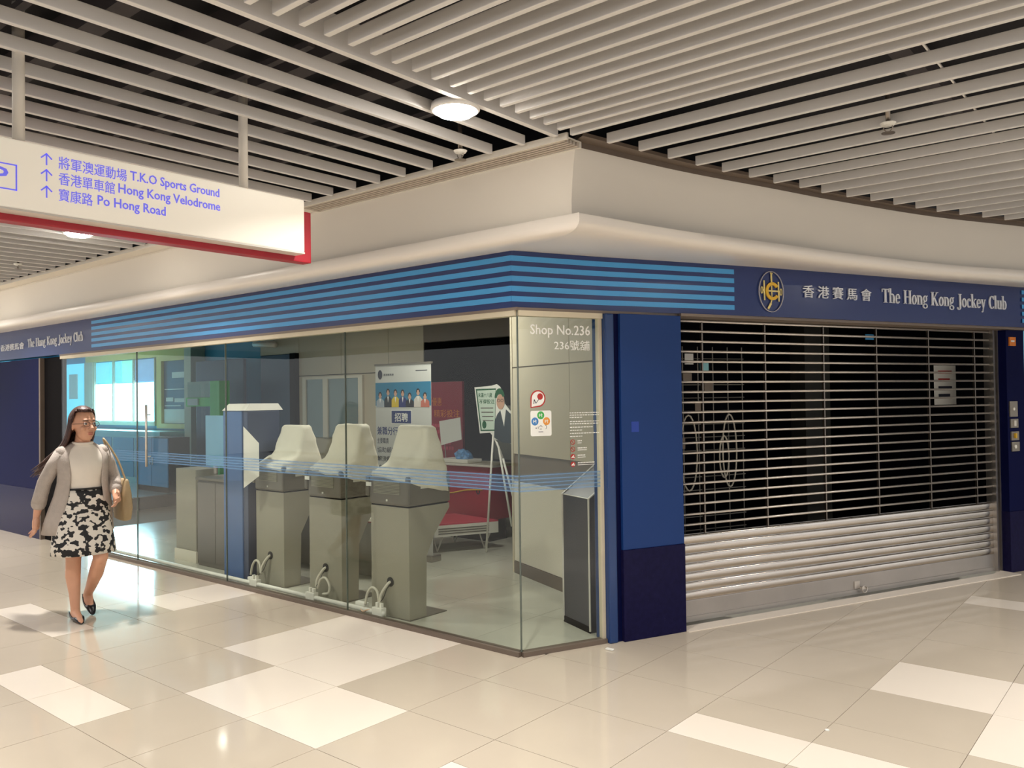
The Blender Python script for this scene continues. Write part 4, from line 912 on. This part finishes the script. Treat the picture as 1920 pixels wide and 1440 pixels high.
# ================================================================== WALKING WOMAN
TH = math.radians(9); WO = Vector((-3.27, -1.30, 0))
FD = Vector((math.cos(TH), -math.sin(TH), 0)); LD = Vector((math.sin(TH), math.cos(TH), 0))
def W3(f, l, z): return WO+FD*f+LD*l+Vector((0, 0, z))
HY = math.radians(16); HC = (.03, .0, 1.48); HS = 1.1
def H3(f, l, z):   # head frame, turned to her left
    c_, s_ = math.cos(HY), math.sin(HY)
    f *= HS; l *= HS; z *= HS
    return W3(HC[0]+f*c_-l*s_, HC[1]+f*s_+l*c_, HC[2]+z)
def ellip(fr, c, r, nu=20, nv=14):
    V, Fc = [], []
    for i in range(nv+1):
        ph = math.pi*i/nv
        for k in range(nu):
            a = 2*math.pi*k/nu; V.append(fr(c[0]+r[0]*math.sin(ph)*math.cos(a), c[1]+r[1]*math.sin(ph)*math.sin(a), c[2]+r[2]*math.cos(ph)))
    for i in range(nv):
        for k in range(nu): Fc.append((i*nu+k, i*nu+(k+1) % nu, (i+1)*nu+(k+1) % nu, (i+1)*nu+k))
    return V, Fc
def limb(fr, pts, rad):
    P = [fr(*p) for p in pts]; out = [tube(P, rad, 14)]
    for p, r in zip(pts, rad): out.append(ellip(fr, p, (r, r, r), 12, 8))
    return J(*out)
def loft(fr, secs, n=36, a0=0., a1=2*math.pi, wob=0., seed=0, e=1.0, cap=True):
    """secs: (z, fwd centre, left centre, half depth, half width)"""
    V, Fc = [], []; full = abs(a1-a0-2*math.pi) < 1e-3; m_ = n if full else n+1
    for z, f0, l0, rf, rl in secs:
        for k in range(m_):
            a = a0+(a1-a0)*k/n; c_, s_ = math.cos(a), math.sin(a)
            w_ = 1+wob*noise.noise(Vector((c_*2.5+seed, s_*2.5, z*3)))
            V.append(fr(f0+rf*w_*math.copysign(abs(c_)**e, c_), l0+rl*w_*math.copysign(abs(s_)**e, s_), z))
    for i in range(len(secs)-1):
        for k in range(n): Fc.append((i*m_+k, i*m_+(k+1) % m_, (i+1)*m_+(k+1) % m_, (i+1)*m_+k))
    if full and cap: Fc += [tuple(range(n)), tuple((len(secs)-1)*n+k for k in range(n))]
    return V, Fc
SK = mat('skin', (214, 160, 130), .5, var=.04, scale=12)
wm = thing('person', W3(0, 0, 0), 'woman walking in grey cardigan, white top and patterned black white skirt', 'person')
body = [loft(W3, [(.76, 0, 0, .09, .14), (.86, -.01, 0, .115, .165), (.95, 0, 0, .10, .15), (1.04, .01, 0, .09, .125), (1.12, .02, 0, .10, .135), (1.20, .015, 0, .105, .15), (1.27, 0, 0, .085, .15), (1.315, 0, 0, .06, .10), (1.35, .0, 0, .052, .055), (1.42, .02, 0, .05, .05)], 28)]
R_ANK = (.02, -.06, .085); L_ANK = (-.16, .075, .15)
body += [limb(W3, [(0, -.085, .84), (.01, -.08, .64), (.015, -.07, .46), (-.01, -.068, .33), (.01, -.062, .2), R_ANK], [.095, .078, .054, .054, .040, .033]),
         limb(W3, [R_ANK, (.03, -.06, .05), (.12, -.062, .028), (.19, -.062, .02)], [.033, .034, .03, .018]), ellip(W3, (-.01, -.06, .04), (.035, .03, .04)),
         limb(W3, [(0, .085, .84), (.09, .085, .66), (.15, .085, .47), (.05, .08, .34), (-.08, .078, .22), L_ANK], [.095, .078, .054, .054, .040, .033]),
         limb(W3, [L_ANK, (-.15, .075, .10), (-.10, .075, .045), (-.06, .075, .022)], [.033, .034, .028, .018]), ellip(W3, (-.195, .075, .125), (.032, .03, .035))]
R_WR = (-.10, -.295, .795); L_WR = (.13, .20, .93)
body += [limb(W3, [(0, -.135, 1.258), (-.035, -.195, 1.15), (-.08, -.245, 1.035), (-.095, -.275, .91), R_WR], [.040, .040, .037, .034, .024]),
         limb(W3, [(0, .135, 1.258), (-.028, .19, 1.15), (-.04, .23, 1.045), (.05, .225, .98), L_WR], [.040, .040, .037, .034, .024])]
def hand(wr, d, side):
    d = Vector(d).normalized(); wv = Vector(wr); ax = Vector((1, 0, 0)); ax = (ax-d*ax.dot(d)).normalized()
    nn = d.cross(ax)
    P = lambda a, b, c: tuple(wv+d*a+ax*b+nn*c)
    o = [limb(W3, [P(.0, 0, 0), P(.04, .005, 0), P(.08, .008, 0)], [.022, .028, .026]), limb(W3, [P(.03, .03, 0), P(.07, .036, 0)], [.018, .014]), limb(W3, [P(.03, -.02, 0), P(.07, -.022, 0)], [.018, .014])]
    for k, (b, l) in enumerate([(.034, .068), (.012, .078), (-.010, .072), (-.030, .056)]):
        o.append(limb(W3, [P(.075, b, 0), P(.075+l*.5, b*1.1, .006*side), P(.075+l*.8, b*1.1, .02*side), P(.075+l, b*1.1, .034*side)], [.0105, .0095, .0085, .007]))
    o.append(limb(W3, [P(.02, .028, 0), P(.05, .058, .008*side), P(.085, .066, .014*side)], [.013, .011, .0085]))
    return J(*o)
body += [hand(R_WR, (-.05, -.06, -1), 1), hand(L_WR, (.8, -.1, -.35), 1)]
body += [limb(W3, [(.0, 0, 1.33), (.02, 0, 1.42)], [.052, .05]), ellip(H3, (-.005, 0, .025), (.092, .072, .092)), ellip(H3, (.022, 0, -.03), (.066, .058, .085)), ellip(H3, (.045, 0, -.088), (.032, .032, .024)),
         limb(H3, [(.085, 0, .012), (.098, 0, -.01), (.108, 0, -.026)], [.009, .011, .0135]), ellip(H3, (.094, .010, -.03), (.009, .009, .008)), ellip(H3, (.094, -.010, -.03), (.009, .009, .008)),
         ellip(H3, (.076, 0, .032), (.014, .045, .012)), ellip(H3, (.085, 0, -.056), (.011, .022, .006)), ellip(H3, (.083, 0, -.068), (.011, .019, .007)),
         ellip(H3, (.062, .038, -.028), (.022, .02, .02)), ellip(H3, (.062, -.038, -.028), (.022, .02, .02))]
for sd in (1, -1): body.append(ellip(H3, (-.01, .074*sd, -.01), (.02, .009, .03)))
bo = obj('body', J(*body), SK, wm, True)
md = bo.modifiers.new('remesh', 'REMESH'); md.mode = 'VOXEL'; md.voxel_size = .0055; md.use_smooth_shade = True
ms = bo.modifiers.new('smooth', 'SMOOTH'); ms.factor = .5; ms.iterations = 3
# eyes, lips, glasses
for sd in (1, -1):
    e_ = obj('eye', ellip(H3, (.079, .031*sd, .006), (.009, .013, .0075), 14, 10), mat('eye white', (232, 226, 220), .3), wm, True)
    obj('iris', ellip(H3, (.0865, .031*sd, .006), (.003, .006, .006), 12, 8), mat('dark iris', (40, 26, 20), .3), e_, True)
    obj('eyebrow', tube([H3(.088, .014*sd, .027), H3(.09, .032*sd, .031), H3(.078, .05*sd, .027)], .003, 6), mat('dark brow', (44, 28, 22), .7), wm)
obj('lips', J(ellip(H3, (.0885, 0, -.057), (.008, .02, .0045), 14, 8), ellip(H3, (.0865, 0, -.067), (.008, .017, .005), 14, 8)), mat('lips', (176, 92, 84), .4), wm, True)
gl_ = []
for sd in (1, -1): gl_.append(tube([H3(.1, .033*sd+.023*math.cos(a), .004+.017*math.sin(a)) for a in [2*math.pi*k/16 for k in range(16)]], .0018, 5, True)); gl_.append(tube([H3(.098, .056*sd, .008), H3(.0, .078*sd, .006)], .0018, 5))
gl_.append(tube([H3(.1, -.01, .006), H3(.1, .01, .006)], .0018, 5))
obj('glasses', J(*gl_), mat('glasses frame', (60, 44, 40), .35, metal=.4), wm)
# hair: cap plus long lengths swept back over her right shoulder
HAIR = mat('dark brown hair', (70, 42, 34), .45, var=.35, scale=50, bump=.5, bscale=90)
hv = []
cap_s = []
V, Fc = [], []; NU, NV = 40, 14
for i in range(NV+1):
    ph = math.radians(3+i*9.5)
    for k in range(NU):
        a = 2*math.pi*k/NU; ca = math.cos(a)
        lim = math.radians(48) if ca > .35 else math.radians(48+(137-48)*min(1, (.35-ca)/.55))
        p_ = min(ph, lim); rr_ = 1+.03*noise.noise(Vector((ca*6, math.sin(a)*6, i*.3)))
        V.append(H3(-.012+.108*rr_*math.sin(p_)*ca, .086*rr_*math.sin(p_)*math.sin(a), .026+.108*math.cos(p_)))
for i in range(NV):
    for k in range(NU): Fc.append((i*NU+k, i*NU+(k+1) % NU, (i+1)*NU+(k+1) % NU, (i+1)*NU+k))
Fc.append(tuple(range(NU)))
hr = obj('hair', (V, Fc), HAIR, wm, True); q_ = hr.modifiers.new('thick', 'SOLIDIFY'); q_.thickness = .012
random.seed(12); lk_ = []
for k in range(46):
    a = math.radians(92+176*k/45)
    f0, l0 = -.012+.10*math.cos(a), .082*math.sin(a)
    sweep_ = .075+.075*random.random(); ln_ = .25+.09*random.random(); rs_ = 1 if l0 < 0 else .55
    pts = [H3(f0*.9, l0*.95, .05), H3(f0*1.02, l0*1.03, -.03), H3(f0*1.05-sweep_*.5, l0*1.1-.012*rs_, -.03-ln_*.4), H3(f0*1.0-sweep_*1.6, l0*1.15-.05*rs_, -.03-ln_*.75), H3(f0-sweep_*2.4*rs_-.02, l0*1.1-.09*rs_, -.03-ln_)]
    lk_.append(tube(arc(pts, 4), [.011+.004*math.sin(3.1*j/16) if j < 13 else .011*(17-j)/5 for j in range(17)], 6))
obj('hair_lengths', J(*lk_), HAIR, hr, True)
# clothes
TOP = mat('ivory blouse', (236, 226, 212), .7, var=.02, scale=10, bump=.1, bscale=30)
CARD = mat('grey cardigan knit', (182, 170, 160), .85, var=.05, scale=30, bump=.35, bscale=120)
def skirt_mat():
    M = mat('black and white floral skirt', (226, 218, 206), .7)
    nt = M.node_tree; b = nt.nodes['Principled BSDF']
    tc = nt.nodes.new('ShaderNodeTexCoord'); v = nt.nodes.new('ShaderNodeTexNoise'); v.inputs['Scale'].default_value = 23; v.inputs['Detail'].default_value = 1.5
    mp = nt.nodes.new('ShaderNodeMapping'); mp.inputs['Scale'].default_value = (1, 1, 1.25); nt.links.new(tc.outputs['Object'], mp.inputs[0]); nt.links.new(mp.outputs[0], v.inputs['Vector'])
    r = nt.nodes.new('ShaderNodeValToRGB'); r.color_ramp.interpolation = 'LINEAR'; e = r.color_ramp.elements
    e[0].position = .48; e[0].color = (.012, .012, .014, 1); e[1].position = .51; e[1].color = (*lin((228, 220, 208)), 1)
    nt.links.new(v.outputs['Fac'], r.inputs['Fac']); nt.links.new(r.outputs['Color'], b.inputs['Base Color'])
    return M
SKM = skirt_mat()
top = obj('blouse', loft(W3, [(.93, .0, 0, .112, .162), (.98, .0, 0, .112, .158), (1.05, .012, 0, .106, .142), (1.12, .022, 0, .116, .15), (1.19, .02, 0, .122, .166), (1.25, .005, 0, .104, .168), (1.295, .0, 0, .082, .135), (1.325, .0, 0, .068, .085), (1.34, .004, 0, .062, .066)], 36, wob=.03, seed=3, cap=False), TOP, wm, True)
obj('collar', tube([W3(.004+.064*math.cos(a), .068*math.sin(a), 1.342+.006*math.cos(a)*-1) for a in [2*math.pi*k/28 for k in range(28)]], .009, 8, True), TOP, top, True)
sk_ = obj('skirt', loft(W3, [(1.0, 0, 0, .118, .160), (.95, 0, 0, .122, .168), (.88, 0, 0, .142, .188), (.78, .01, 0, .158, .20), (.68, .015, 0, .175, .212), (.58, .02, 0, .195, .222), (.505, .02, 0, .205, .228)], 48, wob=.06, seed=8, cap=False), SKM, wm, True)
q_ = sk_.modifiers.new('thick', 'SOLIDIFY'); q_.thickness = .004
obj('waistband', tube([W3(.121*math.cos(a), .163*math.sin(a), .995) for a in [2*math.pi*k/32 for k in range(32)]], .008, 6, True), BLACK, sk_, True)
cg = obj('cardigan', loft(W3, [(.66, -.05, -.02, .185, .255), (.74, -.045, -.02, .172, .24), (.84, -.03, -.01, .162, .222), (.94, -.015, 0, .145, .20), (1.04, 0, 0, .128, .178), (1.12, .01, 0, .13, .176), (1.19, .008, 0, .132, .186), (1.25, -.006, 0, .118, .188), (1.295, -.012, 0, .092, .158), (1.325, -.018, 0, .078, .105), (1.345, -.022, 0, .07, .08)], 44, math.radians(38), math.radians(322), .05, 5, cap=False), CARD, wm, True)
q_ = cg.modifiers.new('thick', 'SOLIDIFY'); q_.thickness = .008
obj('sleeve', limb(W3, [(0, -.142, 1.266), (-.032, -.195, 1.17), (-.075, -.245, 1.05), (-.09, -.265, .96), (-.095, -.28, .89)], [.055, .052, .05, .05, .053]), CARD, cg, True)
obj('sleeve', limb(W3, [(0, .140, 1.268), (-.028, .192, 1.17), (-.04, .232, 1.06), (.01, .23, 1.01), (.06, .222, .975)], [.055, .052, .05, .05, .05]), CARD, cg, True)
SHOE = mat('black leather', (22, 20, 24), .3, var=.1)
def shoe(hf_, fl_, l, zh, zt_):
    """open flat pump from heel (hf_,zh) to toe (fl_,zt_)"""
    V, Fc = [], []; N_ = 12; M_ = 12
    for i in range(N_+1):
        t = i/N_; f = hf_+(fl_-hf_)*t; zb = zh+(zt_-zh)*t; wd_ = .036*math.sin(math.pi*min(.98, .12+t*.86))**.45+.004
        hgt = .052-.018*min(1, t*2.2) if t < .62 else .040-.026*max(0, (t-.75)/.25)
        op = .12 < t < .66
        for k in range(M_+1):
            a = math.pi*(1+k/M_)     # underside sweep side to side
            x = wd_*math.cos(a); q = max(0., -math.sin(a))
            V.append(W3(f, l+x, zb+hgt*(1-q**.6)))
    for i in range(N_):
        for k in range(M_): Fc.append((i*(M_+1)+k, i*(M_+1)+k+1, (i+1)*(M_+1)+k+1, (i+1)*(M_+1)+k))
    # toe cap top
    top_ = []
    for i in range(8, N_+1): top_.append(i)
    for a_, b_ in zip(top_, top_[1:]): Fc.append((a_*(M_+1), a_*(M_+1)+M_, b_*(M_+1)+M_, b_*(M_+1)))
    return V, Fc
s1 = obj('shoe', shoe(-.055, .205, -.061, .003, .003), SHOE, wm, True); s1.modifiers.new('t', 'SOLIDIFY').thickness = .007
s2 = obj('shoe', shoe(-.225, -.025, .075, .085, .004), SHOE, wm, True); s2.modifiers.new('t', 'SOLIDIFY').thickness = .007
# bag on her left arm
bg = thing('shoulder_bag', W3(-.02, .29, .74), 'beige shoulder bag hanging at the walking woman\'s far side', 'bag')
BAGM = mat('beige bag leather', (170, 148, 112), .6, var=.06, bump=.15, bscale=50)
obj('pouch', loft(W3, [(.72, 0, .285, .10, .02), (.735, 0, .288, .14, .04), (.82, 0, .29, .15, .048), (.94, .0, .29, .14, .04), (1.03, .0, .288, .125, .022), (1.045, 0, .287, .12, .014)], 32, wob=.05, seed=2, e=.6), BAGM, bg, True)
obj('strap', tube(arc([W3(.11, .285, 1.02), W3(.06, .235, 1.2), W3(0, .15, 1.365), W3(-.07, .225, 1.2), W3(-.11, .285, 1.02)], 8), .008, 8), BAGM, bg, True)
